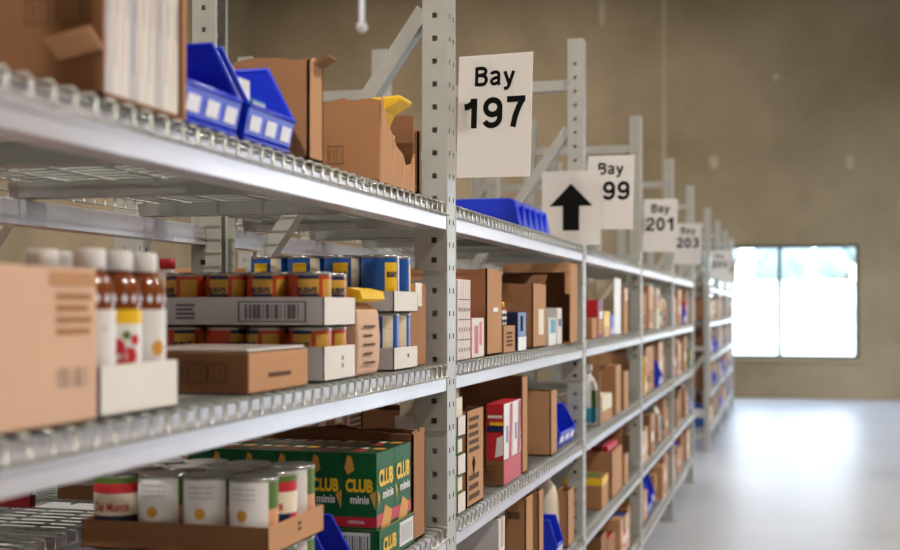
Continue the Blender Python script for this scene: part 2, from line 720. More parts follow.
def make_beam(front):
    t = thing('rack_beam', '', 'shelf beam', group='beams of the racks')
    s = 1 if front else -1
    if front:      # step section: a tall face, a ledge and a riser for the deck
        prof = [(0, 0), (0, .030), (-.004, .032), (-.022, .032), (-.022, .055), (-.046, .055), (-.046, 0)]
        lo, hi = -.087, .055
    else:          # plain box section set lower, under the deck supports
        prof = [(0, -.026), (0, .019), (.036, .019), (.036, -.026)]
        lo, hi = -.087, .040
    b0 = MB().prism(prof, .004, BL - .004, M_BEAM)
    b0.build('beam_body', t, bevel=.0015)
    for y0_, y1_ in ((0, .0035), (BL - .0035, BL)):
        c = MB()
        xa, xb = sorted((-.072 * s, .0015 * s))
        c.box(xa, y0_, lo, xb, y1_, hi, M_PLATE)
        for z in (-.065, -.022):
            x = -.028 * s
            c.box(x - .006, y0_ - .0004, z - .006, x + .006, y1_ + .0004, z + .006, M_DARK)
        c.build('end_connector', t)
    return t


def make_deck():
    t = thing('wire_deck', '', 'wire shelf', group='wire decks of the racks')
    mb = MB()
    n = 45
    r = .0026
    y0_, y1_ = .02, BL - .02
    for i in range(n + 1):
        y = y0_ + (y1_ - y0_) * i / n
        mb.tube([(.0045, y, -.028), (.0045, y, -.004), (.001, y, 0), (-.05, y, 0), (-DEPTH + .05, y, 0), (-DEPTH - .001, y, 0), (-DEPTH - .0045, y, -.004), (-DEPTH - .0045, y, -.022)], r, M_WIRE, 5)
    mb.build('cross_wires', t)
    mb = MB()
    for x, z in ((.0045 + .0035, -.026), (-.018, -.0045), (-.12, -.0045), (-.22, -.0045), (-.32, -.0045), (-.42, -.0045), (-.51, -.0045), (-DEPTH + .018, -.0045), (-DEPTH - .008, -.020)):
        mb.tube([(x, y0_ - .006, z), (x, y1_ + .006, z)], .0024, M_WIRE, 5)
    mb.build('long_wires', t)
    for i in range(4):
        y = BL * (i + .5) / 4
        # U channel under the wires
        c = MB()
        x0_, x1_ = -DEPTH + .002, -.0475
        c.prism([(y - .03, -.0085), (y - .022, -.034), (y + .022, -.034), (y + .03, -.0085), (y + .027, -.0085), (y + .02, -.031), (y - .02, -.031), (y - .027, -.0085)], x0_, x1_, M_WIRE, 'x')
        c.build('support_channel', t)
    return t


bf, br, dk = make_beam(True), make_beam(False), make_deck()
used = set()


def place(src, loc, label):
    if src.name not in used:
        KIDS(src)
        used.add(src.name)
        src.location = loc
        src['label'] = label
        return src
    return dup(src, loc, label)


def rack_bay(x, y, bn, levels, row=''):
    y = y + PW + .0005
    for l in levels:
        place(bf, (x, y, BOT[l]), 'pale steel front beam, %s shelf, %s%s' % (LEV[l], bn, row))
        place(br, (x - DEPTH, y, BOT[l]), 'pale steel rear beam, %s shelf, %s%s' % (LEV[l], bn, row))
        place(dk, (x, y, DECK[l] - .0026), 'wire mesh deck of the %s shelf, %s%s' % (LEV[l], bn, row))


for k in range(5):
    rack_bay(XF, FRAMES[k], BAYN[k], range(5))
for k in range(3):
    rack_bay(XF, FRAMES2[k], BAY2[k], range(5))
for k in range(3):
    rack_bay(XB, FRAMES[k], BAYN[k], (1, 2, 3), ', row behind')

# ------------------------------------------------------------------ signs
SD = Vector((.1723, -.0400, 0)).normalized()     # the way the flag signs stand out from the posts


def ribbon(mb, pts, t, X, m):
    """flat stroke of width t along pts (x, z); X maps a flat point into space."""
    n = len(pts)
    L, Rr = [], []
    for i in range(n):
        a, b = pts[max(i - 1, 0)], pts[min(i + 1, n - 1)]
        if pts[0] == pts[-1] and i in (0, n - 1):
            a, b = pts[-2], pts[1]
        dx, dz = b[0] - a[0], b[1] - a[1]
        l = math.hypot(dx, dz)
        nx_, nz_ = -dz / l * t / 2, dx / l * t / 2
        L.append((pts[i][0] + nx_, pts[i][1] + nz_))
        Rr.append((pts[i][0] - nx_, pts[i][1] - nz_))
    for i in range(n - 1):
        mb.face([X(L[i]), X(Rr[i]), X(Rr[i + 1]), X(L[i + 1])], m)


def arc(cx, cz, rx, rz, a0, a1, n=14):
    return [(cx + rx * math.cos(math.radians(a0 + (a1 - a0) * i / n)), cz + rz * math.sin(math.radians(a0 + (a1 - a0) * i / n))) for i in range(n + 1)]


# heavy condensed grotesque characters: advance width and strokes in cap heights
def glyph(ch):
    t = .19
    h = t / 2
    if ch == 'B':
        return .66, [[(h, 0), (h, 1)], [(h, 1 - .075), (.34, 1 - .075)] + arc(.34, .75, .19, .175, 90, -90) + [(h, .575 - .03)], [(.3, .54)] + arc(.36, .31, .2, .235, 90, -90) + [(h, .075)]], .165
    if ch == 'a':
        return .56, [arc(.25, .56, .19, .13, 170, 90, 6) + arc(.27, .54, .15, .15, 90, 0, 6) + [(.42, .1), (.46, 0)], [(.42, .42), (.25, .38)] + arc(.22, .21, .135, .14, 100, 300, 10) + [(.42, .16)]], .155
    if ch == 'y':
        return .56, [[(.08, .70), (.29, .04)], [(.49, .70), (.27, -.08), (.20, -.19), (.05, -.19)]], .165
    if ch == '1':
        return .50, [[(.33, 0), (.33, 1)], [(.05, .72), (.17, .745), (.27, .83), (.31, .97)]], .19
    if ch == '9':
        return .60, [arc(.295, .68, .2, .24, 0, 360, 24), [(.495, .70), (.495, .45)] + arc(.27, .33, .225, .25, 0, -75, 8) + arc(.27, .30, .2, .22, -90, -160, 5)], .17
    if ch == '7':
        return .56, [[(.03, .92), (.54, .92)], [(.46, .90), (.36, .66), (.27, .36), (.21, 0)]], .175
    if ch == '2':
        return .58, [arc(.29, .71, .19, .21, 175, 0, 12) + [(.47, .62), (.38, .47), (.2, .28), (.12, .10)], [(.03, .08), (.54, .08)]], .17
    if ch == '0':
        return .60, [arc(.29, .5, .195, .42, 0, 360, 26)], .175
    if ch == '3':
        return .58, [arc(.28, .73, .18, .19, 165, -80, 14) + [(.22, .54)], [(.24, .54)] + arc(.28, .29, .2, .22, 85, -165, 14)], .165
    if ch == '5':
        return .58, [[(.50, .92), (.14, .92), (.11, .50)], [(.11, .52)] + arc(.28, .33, .2, .25, 120, -160, 16)], .165
    return .3, [], .1


def glyphs(mb, s, cx, y, cz, w, h):
    gs = [glyph(c) for c in s]
    gap = .06
    W = sum(g[0] for g in gs) + gap * (len(gs) - 1)
    sx = w / W
    x = cx - w / 2
    for k, (adv, strokes, t) in enumerate(gs):
        for j, st_ in enumerate(strokes):
            ww = t
            e = y - .00012 * (j + 1)
            # widths stay even when the letters are squeezed sideways
            ribbon(mb, [(px * sx, pz * h) for px, pz in st_], t * h * 1.16, lambda q, e=e: (x + q[0], e, cz - h / 2 + q[1]), M_BLACK)
        x += (adv + gap) * sx


def sign(label, yframe, lines, ztop=None, w_=.179, h_=.269):
    ang = math.atan2(SD.y, SD.x)
    zt = CZ + .5585 if ztop is None else ztop
    t = thing('bay_sign', label, 'sign', (XF + .002, yframe + PW + .0015, zt - h_), ang, 'bay signs')
    t.rotation_euler.y = math.radians(1.6)
    MB().box(.001, -.0015, 0, .001 + w_, .0015, h_, M_SIGN).build('sign_board', t)
    tx = MB()
    cx = .001 + w_ / 2
    for s, zc_, hh, ww in lines:
        glyphs(tx, s, cx, -.0024, h_ * zc_, w_ * ww, h_ * hh)
    tx.build('lettering', t)
    MB().box(0, .0018, h_ * .38, .03, .0045, h_ * .62, M_WIRE).build('bracket', t)
    return t


def baysign(num, y, label):
    return sign(label, y, [('Bay', .825, .155, .55), (num, .525, .245, .86)])


baysign('197', FRAMES[1], 'sharp white sign reading Bay 197, largest and nearest')
baysign('199', FRAMES[2], 'white bay sign half hidden behind the arrow sign')
baysign('201', FRAMES[3], 'slightly blurred white bay sign reading 201, next beyond the half hidden one')
baysign('203', FRAMES[4], 'blurred white bay sign reading 203, last of the near rack')
baysign('205', FRAMES2[0], 'small blurred white bay sign at the start of the far rack')
baysign('207', FRAMES2[1], 'tiny blurred white bay sign farthest down the far rack')


def arrow_sign(label, yframe, u0, u1, v0, v1):
    y = yframe - .012
    x0, x1 = Xat(u0, y), Xat(u1, y)
    z1, z0 = Zat(v0, (x0 + x1) / 2, y), Zat(v1, (x0 + x1) / 2, y)
    t = thing('arrow_sign', label, 'sign', ((x0 + x1) / 2, y, z0), 0, 'arrow signs')
    w_, h_ = x1 - x0, z1 - z0
    MB().box(-w_ / 2, -.0015, 0, w_ / 2, .0015, h_, M_SIGN).build('sign_board', t)
    a = MB()
    cz = h_ * .49
    s = w_ * .37
    y_ = -.0022
    a.face([(-s, y_, cz + s * .12), (-s * .38, y_, cz + s * .12), (0, y_, cz + s * 1.15)], M_BLACK)
    a.face([(s, y_, cz + s * .12), (0, y_, cz + s * 1.15), (s * .38, y_, cz + s * .12)], M_BLACK)
    a.face([(-s * .38, y_, cz + s * .12), (s * .38, y_, cz + s * .12), (0, y_, cz + s * 1.15)], M_BLACK)
    a.face([(-s * .38, y_, cz - s * 1.0), (s * .38, y_, cz - s * 1.0), (s * .38, y_, cz + s * .12), (-s * .38, y_, cz + s * .12)], M_BLACK)
    a.build('arrow', t)
    MB().box(-.02, .002, h_ * .4, .02, .011, h_ * .5, M_WIRE).build('bracket', t)


arrow_sign('white sign with a black upward arrow in front of Bay 199', FRAMES[2], 542, 600.5, 171, 245)

# ------------------------------------------------------------------ packaging kit
def jag_wall(mb, p, q, h, th, m, jag=0.0, rr=None, inner=None, slope=0.0):
    """upright board wall from p to q (x, y), height h, with an uneven torn top."""
    rr = rr or rnd
    n = 10 if jag else 1
    p, q = Vector((*p, 0)), Vector((*q, 0))
    d = (q - p).normalized()
    nn = Vector((d.y, -d.x, 0)) * th
    hs = [h + slope * i / n + (rr.uniform(-jag, jag * .3) if jag else 0) for i in range(n + 1)]
    for i in range(n):
        a, b_ = p + (q - p) * (i / n), p + (q - p) * ((i + 1) / n)
        za, zb = Vector((0, 0, hs[i])), Vector((0, 0, hs[i + 1]))
        mb.face([a, b_, b_ + zb, a + za], m)
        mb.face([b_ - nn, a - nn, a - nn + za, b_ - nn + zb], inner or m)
        mb.face([a + za, b_ + zb, b_ - nn + zb, a - nn + za], M_KRAFT_L)
    mb.face([p, p + Vector((0, 0, hs[0])), p - nn + Vector((0, 0, hs[0])), p - nn], m)
    mb.face([q, q - nn, q - nn + Vector((0, 0, hs[-1])), q + Vector((0, 0, hs[-1]))], m)


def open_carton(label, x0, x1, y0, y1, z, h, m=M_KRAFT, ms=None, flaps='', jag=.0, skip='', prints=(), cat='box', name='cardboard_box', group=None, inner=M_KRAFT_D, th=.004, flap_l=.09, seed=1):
    """open carton; x0<x1, y0<y1; flaps: letters of f(ront) s(ide) b(ack) l(eft); skip: walls left out."""
    rr = random.Random(seed)
    t = thing(name, label, cat, (x1, y0, z), group=group)
    w_, d_ = x1 - x0, y1 - y0
    mb = MB()
    mb.box(-w_, 0, 0, 0, d_, th, m)
    if 'f' not in skip:
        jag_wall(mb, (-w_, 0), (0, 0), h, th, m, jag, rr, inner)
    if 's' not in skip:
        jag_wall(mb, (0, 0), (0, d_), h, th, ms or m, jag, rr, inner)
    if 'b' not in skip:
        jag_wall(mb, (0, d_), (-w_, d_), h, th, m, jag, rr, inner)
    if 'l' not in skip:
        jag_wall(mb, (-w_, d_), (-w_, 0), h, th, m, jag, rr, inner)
    for pr in prints:
        pr(mb, w_, d_, h)
    mb.build('carton_body', t)
    for ch in flaps:
        a = rr.uniform(.5, 1.15)
        if ch == 's':
            M = Matrix.Translation((0, 0, h)) @ Matrix.Rotation(a, 4, 'Y')
            f = MB().box(0, .004, 0, .003, d_ - .004, flap_l, M_KRAFT_L, M)
        elif ch == 'f':
            M = Matrix.Translation((0, 0, h)) @ Matrix.Rotation(a, 4, 'X')
            f = MB().box(-w_ + .004, 0, 0, -.004, .003, flap_l, M_KRAFT, M)
        elif ch == 'b':
            M = Matrix.Translation((0, d_, h)) @ Matrix.Rotation(-a, 4, 'X')
            f = MB().box(-w_ + .004, -.003, 0, -.004, 0, flap_l, M_KRAFT_D, M)
        else:
            M = Matrix.Translation((-w_, 0, h)) @ Matrix.Rotation(-a, 4, 'Y')
            f = MB().box(-.003, .004, 0, 0, d_ - .004, flap_l, M_KRAFT, M)
        f.build('flap', t)
    return t


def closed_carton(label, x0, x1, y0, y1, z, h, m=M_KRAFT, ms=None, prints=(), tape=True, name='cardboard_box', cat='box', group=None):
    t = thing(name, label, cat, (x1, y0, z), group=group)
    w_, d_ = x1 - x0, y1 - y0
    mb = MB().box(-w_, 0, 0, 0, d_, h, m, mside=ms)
    for pr in prints:
        pr(mb, w_, d_, h)
    mb.build('carton_body', t, bevel=.002)
    if tape:
        tp = MB()
        c = d_ / 2
        q = min(.024, d_ * .2)
        tp.box(-w_ - .0008, c - q, h + .0002, .0008, c + q, h + .0012, M_TAPE)
        tp.box(.0002, c - q, h * .72, .0012, c + q, h + .0012, M_TAPE)
        tp.build('tape', t)
    return t


# prints: callables (mb, w, d, h)
def p_lines(face, a0, a1, z0, z1, n=4, m=M_KPRINT):
    def f(mb, w_, d_, h):
        rr = random.Random(n)
        for i in range(n):
            zc_ = z0 + (z1 - z0) * (i + .5) / n
            t_ = (z1 - z0) / n * .28
            e = a1 - (a1 - a0) * rr.uniform(0, .35)
            if face == 'f':
                mb.front(-w_ * (1 - a0), h * (zc_ - t_), -w_ * (1 - e), h * (zc_ + t_), 0, m)
            else:
                mb.side(d_ * a0, h * (zc_ - t_), d_ * e, h * (zc_ + t_), 0, m)
    return f


def p_barcode(face, a0, a1, z0, z1, m=M_KPRINT, n=9, frame=True):
    def f(mb, w_, d_, h):
        rr = random.Random(n)
        put = (lambda a, b_, c, d: mb.front(-w_ * (1 - a), h * c, -w_ * (1 - b_), h * d, 0, m)) if face == 'f' else (lambda a, b_, c, d: mb.side(d_ * a, h * c, d_ * b_, h * d, 0, m))
        e, ez = (a1 - a0) * .03, (z1 - z0) * .06
        if frame:
            put(a0, a1, z1 - ez, z1)
            put(a0, a1, z0, z0 + ez)
            put(a0, a0 + e, z0, z1)
            put(a1 - e, a1, z0, z1)
        for i in range(n):
            c = a0 + (a1 - a0) * (.12 + .76 * i / (n - 1))
            q = (a1 - a0) * rr.choice((.008, .018, .028))
            put(c - q, c + q, z0 + ez * 2.5, z1 - ez * 2.5)
    return f


def p_panel(face, a0, a1, z0, z1, m, e=.0006):
    def f(mb, w_, d_, h):
        if face == 'f':
            mb.front(-w_ * (1 - a0), h * z0, -w_ * (1 - a1), h * z1, 0, m, e)
        elif face == 't':
            mb.top(-w_ * (1 - a0), d_ * z0, -w_ * (1 - a1), d_ * z1, h, m, e)
        else:
            mb.side(d_ * a0, h * z0, d_ * a1, h * z1, 0, m, e)
    return f


def p_poly(face, pts, m, e=.0012):
    def f(mb, w_, d_, h):
        if face == 'f':
            mb.face([(-w_ * (1 - a), -e, h * z) for a, z in pts], m)
        else:
            mb.face([(e, d_ * a, h * z) for a, z in pts], m)
    return f


def p_text(face, s, a, z, ww, hh, m, bold=.02):
    def f(mb, w_, d_, h):
        if face == 'f':
            mb.text(s, m, XFf(-w_ * (1 - a), -.0008, h * z), w=w_ * ww, h=h * hh, bold=bold)
        else:
            mb.text(s, m, XFs(.0008, d_ * a, h * z), w=d_ * ww, h=h * hh, bold=bold)
    return f


def tray(label, x0, x1, y0, y1, z, h, m=M_WHITE, ms=None, prints=(), name='can_tray', notch=True, group=None):
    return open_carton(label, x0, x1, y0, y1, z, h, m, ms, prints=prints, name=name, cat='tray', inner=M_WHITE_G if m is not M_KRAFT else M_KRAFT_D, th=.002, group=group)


def make_bin(w_, d_, h, lip, labels=3, m=M_BLUE):
    """open-fronted stacking bin; front to +X, root at the front near bottom corner; w_ along Y."""
    t = thing('storage_bin', '', 'bin')
    th = .003
    mb = MB()
    mb.box(-d_, 0, .004, 0, w_, .004 + th, m)
    prof = [(-d_, .004), (-.012, .004), (0, .012), (.008, lip), (-.035, h), (-d_, h)]
    for y in (0, w_ - th):
        mb.prism(prof, y, y + th, m)
        mb.tube([(-d_, y + th / 2, h), (-.035, y + th / 2, h), (.006, y + th / 2, lip)], .0035, m, 6)
    mb.box(-d_, th, .004, -d_ + th, w_ - th, h, m)
    # sloped front lip
    mb.prism([(-.012, .004), (0, .012), (.008, lip), (.005, lip), (-.003, .013), (-.014, .007)], th, w_ - th, m)
    mb.tube([(.007, 0, lip), (.007, w_, lip)], .004, m, 6)
    mb.build('bin_body', t)
    for i in range(labels):
        a = w_ * (i + .18) / labels
        b_ = w_ * (i + .82) / labels
        z0_, z1_ = lip * .34, lip * .76
        sx = lambda z: .008 * (z - .012) / (lip - .012) + .0012
        MB().face([(sx(z0_), a, z0_), (sx(z0_), b_, z0_), (sx(z1_), b_, z1_), (sx(z1_), a, z1_)], M_LABEL).build('label', t, solid=.0006)
    return t


def cyl_text(mb, s, m, r, ang, zc_, w_, h_, bold=.02):
    """lettering bent round a can; ang = where its middle faces."""
    def xf(p):
        a = ang + p[0] / r
        return ((r + .0005) * math.cos(a), (r + .0005) * math.sin(a), zc_ + p[1])
    return mb.text(s, m, xf, w=w_, h=h_, bold=bold)


def make_can(name, r, h, style):
    t = thing(name, '', 'can')
    mb = MB()
    rows = [0, .004, .008, h * .28, h * .42, h * .58, h * .72, h * .86, h - .008, h - .004, h]
    prof = [(r * (.97 if z <= .004 or z >= h - .004 else 1.0) if 0 < z < h else r * .96, z) for z in rows]
    prof = [(r * .965, 0), (r, .003), (r * .975, .006)] + [(r * .985, z) for z in rows[3:8]] + [(r * .975, h - .006), (r, h - .003), (r * .965, h)]

    def col(a, i):
        if i <= 1 or i >= len(prof) - 3:
            return M_TIN
        # camera side is about -78 deg, aisle side about 0
        if style == 'red':
            if -118 < a < -55 or 20 < a < 80:
                return M_NAVY if i in (4, 7) else (M_GOLD if i in (3, 5, 6) else M_REDCAN)
            if -40 <= a < 5 and 3 <= i <= 6:
                return M_CREAM if i == 3 else M_GOLD
            return M_REDCAN
        if style == 'blue':
            if -112 < a < -70 or 30 < a < 75:
                return M_YEL if i in (3, 4, 5, 6) else M_BCAN
            if -60 < a < -28:
                return M_CREAM if 2 <= i <= 7 else M_BCAN
            return M_BCAN if i < 6 else M_BCAN
        if style == 'white':
            if -20 < a < 75:
                return M_LEAF if i >= 5 else M_PEACH
            return M_CAP
        if style == 'fruit':
            if i >= 7:
                return M_LEAF
            if i >= 6:
                return M_RED
            if i >= 4:
                return M_CREAM
            if i == 3:
                return M_NAVY if abs(a + 80) < 60 else M_RED
            return M_RED
        if style == 'plain':
            return M_CREAM if i in (3, 4, 5) else M_RED
    mb.lathe(prof, M_TIN, 32, colour=col, cap=True)
    A = math.radians(-88)
    if style == 'red':
        cyl_text(mb, "BUSH'S", M_NAVY, r * .99, A, h * .65, r * .9, h * .12, .04)
    if style == 'blue':
        cyl_text(mb, "BUSH'S", M_NAVY, r * .99, A, h * .65, r * .62, h * .11, .04)
        for k in range(6):
            a0_ = math.radians(-58)
            mb.face([((r * .99) * math.cos(a_), (r * .99) * math.sin(a_), z_) for a_, z_ in ((a0_, h * (.3 + .08 * k)), (a0_ + .5, h * (.3 + .08 * k)), (a0_ + .5, h * (.32 + .08 * k)), (a0_, h * (.32 + .08 * k)))], M_PRINT)
    if style == 'white':
        for k in range(3):
            cyl_text(mb, 'nutrition facts', M_PRINT, r * .99, A, h * (.86 - .07 * k), r * 1.1, h * .03, 0)
        d = []
        for k in range(14):
            a = k * math.pi / 7
            q = (.0085 * math.cos(a), .0085 * math.sin(a))
            ang = A + q[0] / r
            d.append(((r * .994) * math.cos(ang), (r * .994) * math.sin(ang), h * .50 + q[1]))
        mb.face(d, M_CRACK)
    if style == 'fruit':
        cyl_text(mb, 'Del Monte', M_RED, r * .99, A, h * .54, r * 1.5, h * .13)
    mb.build('can_body', t)
    MB().lathe([(r * .93, h - .004), (r * .93, h - .0025), (r * .6, h - .003)], M_TIN, 24).build('lid', t)
    return t


def grid_cans(src, x1, y0, z, nx, ny, pitch, lab, group, skip=lambda i, j: False, styles=None, turns=(0, -38, 12, -8, 55)):
    """x1: aisle side of the block, y0: camera side. i counts from the aisle leftwards, j from the camera back."""
    ordx = ['at the aisle end', 'second from the aisle', 'third from the aisle', 'fourth from the aisle', 'fifth from the aisle']
    ordy = ['front row', 'second row', 'third row', 'fourth row']
    for j in range(ny):
        for i in range(nx):
            if skip(i, j):
                continue
            s = styles(i, j) if styles else src
            l = lab % (ordy[j], ordx[i])
            if styles:
                l = styles(i, j, True) + ' ' + l
            c = place(s, (x1 - pitch * (i + .5), y0 + pitch * (j + .5), z), l)
            c['group'] = group
            if not styles:
                c.rotation_euler.z = math.radians(turns[(i * 3 + j * 2 + int(z * 100)) % 5])
            else:
                c.rotation_euler.z = math.radians((-8, 5, 0, 9, -4)[(i + 2 * j) % 5])


def ubox(uL, uN, uF, vT, lev, x=None, hmax=.345):
    """box dimensions from where its edges show: left, near aisle corner, far aisle corner, top."""
    x = XF - .006 if x is None else x
    ya, yb_ = Yat(uN, x), Yat(uF, x)
    xl = Xat(uL, ya)
    z = DECK[lev] + .0015
    h = Zat(vT, x, ya) - z
    if lev < 4:
        h = min(h, BOT[lev + 1] - z - .004)
    return xl, x, ya, yb_, z, h


# ------------------------------------------------------------------ nearest bay, top shelf
# cut-away carton with slim white boxes
xl, x1, ya, yb_, z, h = ubox(-60, 103, 184, 0, 4)
h = .30
xl = x1 - .34
def torn(mb, w_, d_, hh):  # dark board patch paints the shading below the torn flap
    mb.front(-.085, .012, -.012, .05, 0, M_KRAFT_D)
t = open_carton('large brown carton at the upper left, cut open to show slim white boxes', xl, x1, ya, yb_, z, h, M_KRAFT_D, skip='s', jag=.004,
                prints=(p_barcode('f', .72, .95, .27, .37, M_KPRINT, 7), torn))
MB().box(-.055, -.0035, 0, .002, -.0005, .03, M_KRAFT_L, Matrix.Translation((0, -.001, .052)) @ Matrix.Rotation(math.radians(-10), 4, 'Y') @ Matrix.Rotation(.9, 4, 'X')).build('flap', t)
MB().box(-.012, yb_ - ya - .003, 0, .003, yb_ - ya - .0005, h, M_KRAFT_L).build('cut_edge', t)
n = 9
wy = (yb_ - ya - .012) / n
src = None
for i in range(n):
    l = 'slim white box in the cut-open carton, ' + ['nearest of nine', 'second of nine', 'third of nine', 'fourth of nine', 'middle one of nine', 'fourth from the far end', 'third from the far end', 'second from the far end', 'farthest of nine'][i]
    mb = MB().box(-.20, 0, 0, 0, wy - .001, .27, M_WHITE if i % 3 else M_WHITE_G)
    mb.side(wy * .3, .03, wy * .36, .25, 0, M_PRINT if i % 2 else M_PEACH).side(wy * .6, .09, wy * .66, .13, 0, M_PINK if i % 4 == 1 else M_PRINT)
    o = mb.build('slim_box', None, (x1 - .004, ya + .006 + wy * i, z + .005), bevel=.001)
    tag(o, l, 'box', 'slim white boxes in the cut-open carton')

# two blue bins
b0 = make_bin(.165, .24, .130, .050)
yb1 = Yat(186, x1)
b0.location = (XF - .014, yb1, z)
tag(b0, 'blue open-front plastic bin beside the cut-open carton, nearer of the two', 'bin', 'blue bins on the top shelf')
KIDS(b0)
b1 = dup(b0, (XF - .014, yb1 + .172 + .02, z), 'blue open-front plastic bin holding small packs, farther of the two')
yb2 = yb1 + .192
o = MB().box(-.06, 0, 0, 0, .035, .085, M_CAP).side(.004, .01, .03, .07, 0, M_LABEL).build('small_box', None, (XF - .03, yb2 + .02, z + .0085), bevel=.001)
tag(o, 'small white box standing in the farther blue bin', 'box')
o = MB().box(-.05, 0, 0, 0, .05, .062, M_TEAL, mtop=M_PRINT).side(.004, .035, .046, .058, 0, M_CAP).build('small_box', None, (XF - .03, yb2 + .062, z + .0085), bevel=.001)
tag(o, 'small teal box standing in the farther blue bin', 'box')

xl, x1, ya, yb_, z, h = ubox(215, 309, 323, 56, 4)
t = open_carton('brown carton with ragged torn top behind the blue bins', x1 - .25, x1, ya, yb_, z, h, M_KRAFT, M_KRAFT_L, jag=.008, seed=4)
MB().box(0, 0, 0, .0035, .04, .026, M_KRAFT_D, Matrix.Translation((.0, .02, h - .006)) @ Matrix.Rotation(1.1, 4, 'Y')).build('flap', t)
xl, x1, ya, yb_, z, h = ubox(290, 380, 414, 97, 4)
t = open_carton('brown carton with a barcode and torn open side, left of the Bay 197 post', xl, x1, ya, yb_, z, h, M_KRAFT, M_KRAFT_L, jag=.006, seed=9, skip='s',
                prints=(p_barcode('f', .42, .60, .22, .44, M_KPRINT, 6),))
tw = MB()
hs = [h, h * .78, h * .60, h * .50, h * .42, h * .30, h * .34, h * .5]
d_ = yb_ - ya
for i in range(7):
    a, b_ = d_ * i / 7, d_ * (i + 1) / 7
    tw.face([(0, a, 0), (0, b_, 0), (.003 * (i % 2), b_, hs[i + 1]), (.004 * ((i + 1) % 2), a, hs[i])], M_KRAFT_L)
tw.build('torn_side', t, solid=.004)
yc = (ya + yb_) / 2
bag = MB()
bag.prism([(-.06, 0), (.0, .01), (.02, .05), (.055, .07), (.05, .078), (-.01, .075), (-.07, .05)], 0, .07, M_YEL)
o = bag.build('snack_bag', None, (x1 - .03, yc - .05, z + h - .065), bevel=.004)
tag(o, 'yellow packet poking out of the torn carton', 'packet')
o = MB().box(-.09, 0, 0, 0, .1, h * .62, M_CAP).side(.01, .05, .09, .08, 0, M_BLUE_D).build('small_box', None, (x1 - .012, ya + .03, z + .006), bevel=.002)
tag(o, 'white pack inside the torn carton', 'box')
xl, x1, ya, yb_, z, h = ubox(392, 419, 426, 130, 4)
open_carton('short brown carton right against the Bay 197 post on the top shelf', x1 - .2, x1, ya, Yat(420.5, x1), z, h, M_KRAFT, M_KRAFT_L, jag=.006, seed=3)

# ------------------------------------------------------------------ nearest bay, second shelf
xl, x1, ya, yb_, z, h = ubox(-60, -10, 97, 263, 3)
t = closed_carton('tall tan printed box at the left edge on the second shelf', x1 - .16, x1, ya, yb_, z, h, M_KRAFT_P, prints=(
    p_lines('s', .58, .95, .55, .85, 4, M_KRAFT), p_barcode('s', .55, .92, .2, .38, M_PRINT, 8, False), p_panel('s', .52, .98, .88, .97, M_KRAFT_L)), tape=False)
# tray with juice bottles
x1 = XF - .006
ya, yb_ = Yat(100, x1), Yat(178, x1)
ht = Zat(366, x1, ya) - z
pit = (yb_ - ya - .004) / 3
tray('white cardboard tray holding juice bottles on the second shelf', x1 - 2 * pit - .004, x1, ya, yb_, z, ht, M_WHITE)


def make_bottle(art):
    t = thing('juice_bottle', '', 'bottle')
    r = .0278
    H = Zat(251, x1, ya + .1) - z - .003
    prof = [(r * .9, 0), (r, .006), (r, H * .70), (r * .97, H * .76), (r * .82, H * .82), (r * .56, H * .86), (r * .5, H * .875)]
    MB().lathe(prof, M_JUICE, 28).build('bottle_body', t)
    MB().lathe([(r * .62, H * .876), (r * .64, H * .88), (r * .64, H * .985), (r * .6, H)], M_CAP, 24).build('cap', t)
    lb = MB()

    def col(a, i):
        if art == 'fruit' and -80 < a < 50 and i >= 4:
            return M_YEL
        return M_CAP
    lb.lathe([(r + .0006, H * q) for q in (.08, .20, .32, .44, .54, .63)], M_CAP, 28, colour=col, cap=False)
    def spot(a, z_, q, mm):
        a = math.radians(a)
        lb.face([((r + .0012) * math.cos(a + q / r * math.cos(k * .45)), (r + .0012) * math.sin(a + q / r * math.cos(k * .45)), z_ + q * math.sin(k * .45)) for k in range(14)], mm)
    if art == 'fruit':
        for a, zz_, q in ((-60, .40, .009), (-30, .34, .010), (-50, .27, .009), (-15, .44, .006), (-20, .24, .008)):
            spot(a, H * zz_, q, M_RED if q != .008 else M_PINK)
        spot(-38, H * .47, .005, M_LEAF)
    if art == 'sun':
        spot(-20, H * .38, .009, M_CRACK)
    if art == 'plain':
        lb.face([((r + .001) * math.cos(a), (r + .001) * math.sin(a), z_) for a, z_ in ((-1.0, H * .5), (-.4, H * .5), (-.4, H * .53), (-1.0, H * .53))], M_PRINT)
    for k in range(8):
        a = math.radians(-90 + k * 24)
        lb.face([((r + .0008) * math.cos(a + s_), (r + .0008) * math.sin(a + s_), H * .70 + q) for s_, q in ((-.12, 0), (0, -.006), (.12, 0), (0, .006))], M_LABEL)
    lb.build('label', t)
    return t


bots = [make_bottle('plain'), make_bottle('fruit'), make_bottle('sun')]
arts = ['plain white label', 'red fruit label', 'orange sun label']
for j in range(3):
    for i in range(2):
        place(bots[j], (x1 - .002 - pit * (i + .5), ya + .002 + pit * (j + .5), z + .0025),
              'juice bottle with a %s in the %s row of the tray' % (arts[j], ['aisle', 'inner'][i]))['group'] = 'juice bottles in the white tray'

# brown flat case in front of the red cans
xl, x1, ya, yb_, z, h = ubox(150, 249, 308, 353, 3)
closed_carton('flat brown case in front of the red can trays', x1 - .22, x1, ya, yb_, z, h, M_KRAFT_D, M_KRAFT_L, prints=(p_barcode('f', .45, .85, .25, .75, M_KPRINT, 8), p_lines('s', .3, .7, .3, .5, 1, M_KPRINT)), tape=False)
wr_ = MB().box(-.2, .005, 0, -.004, yb_ - ya - .005, .005, M_WRAP)
o = wr_.build('plastic_wrap_sheet', None, (x1, ya, z + h + .0005), bevel=.002)
tag(o, 'folded clear plastic wrap on the flat brown case', 'plastic wrap')

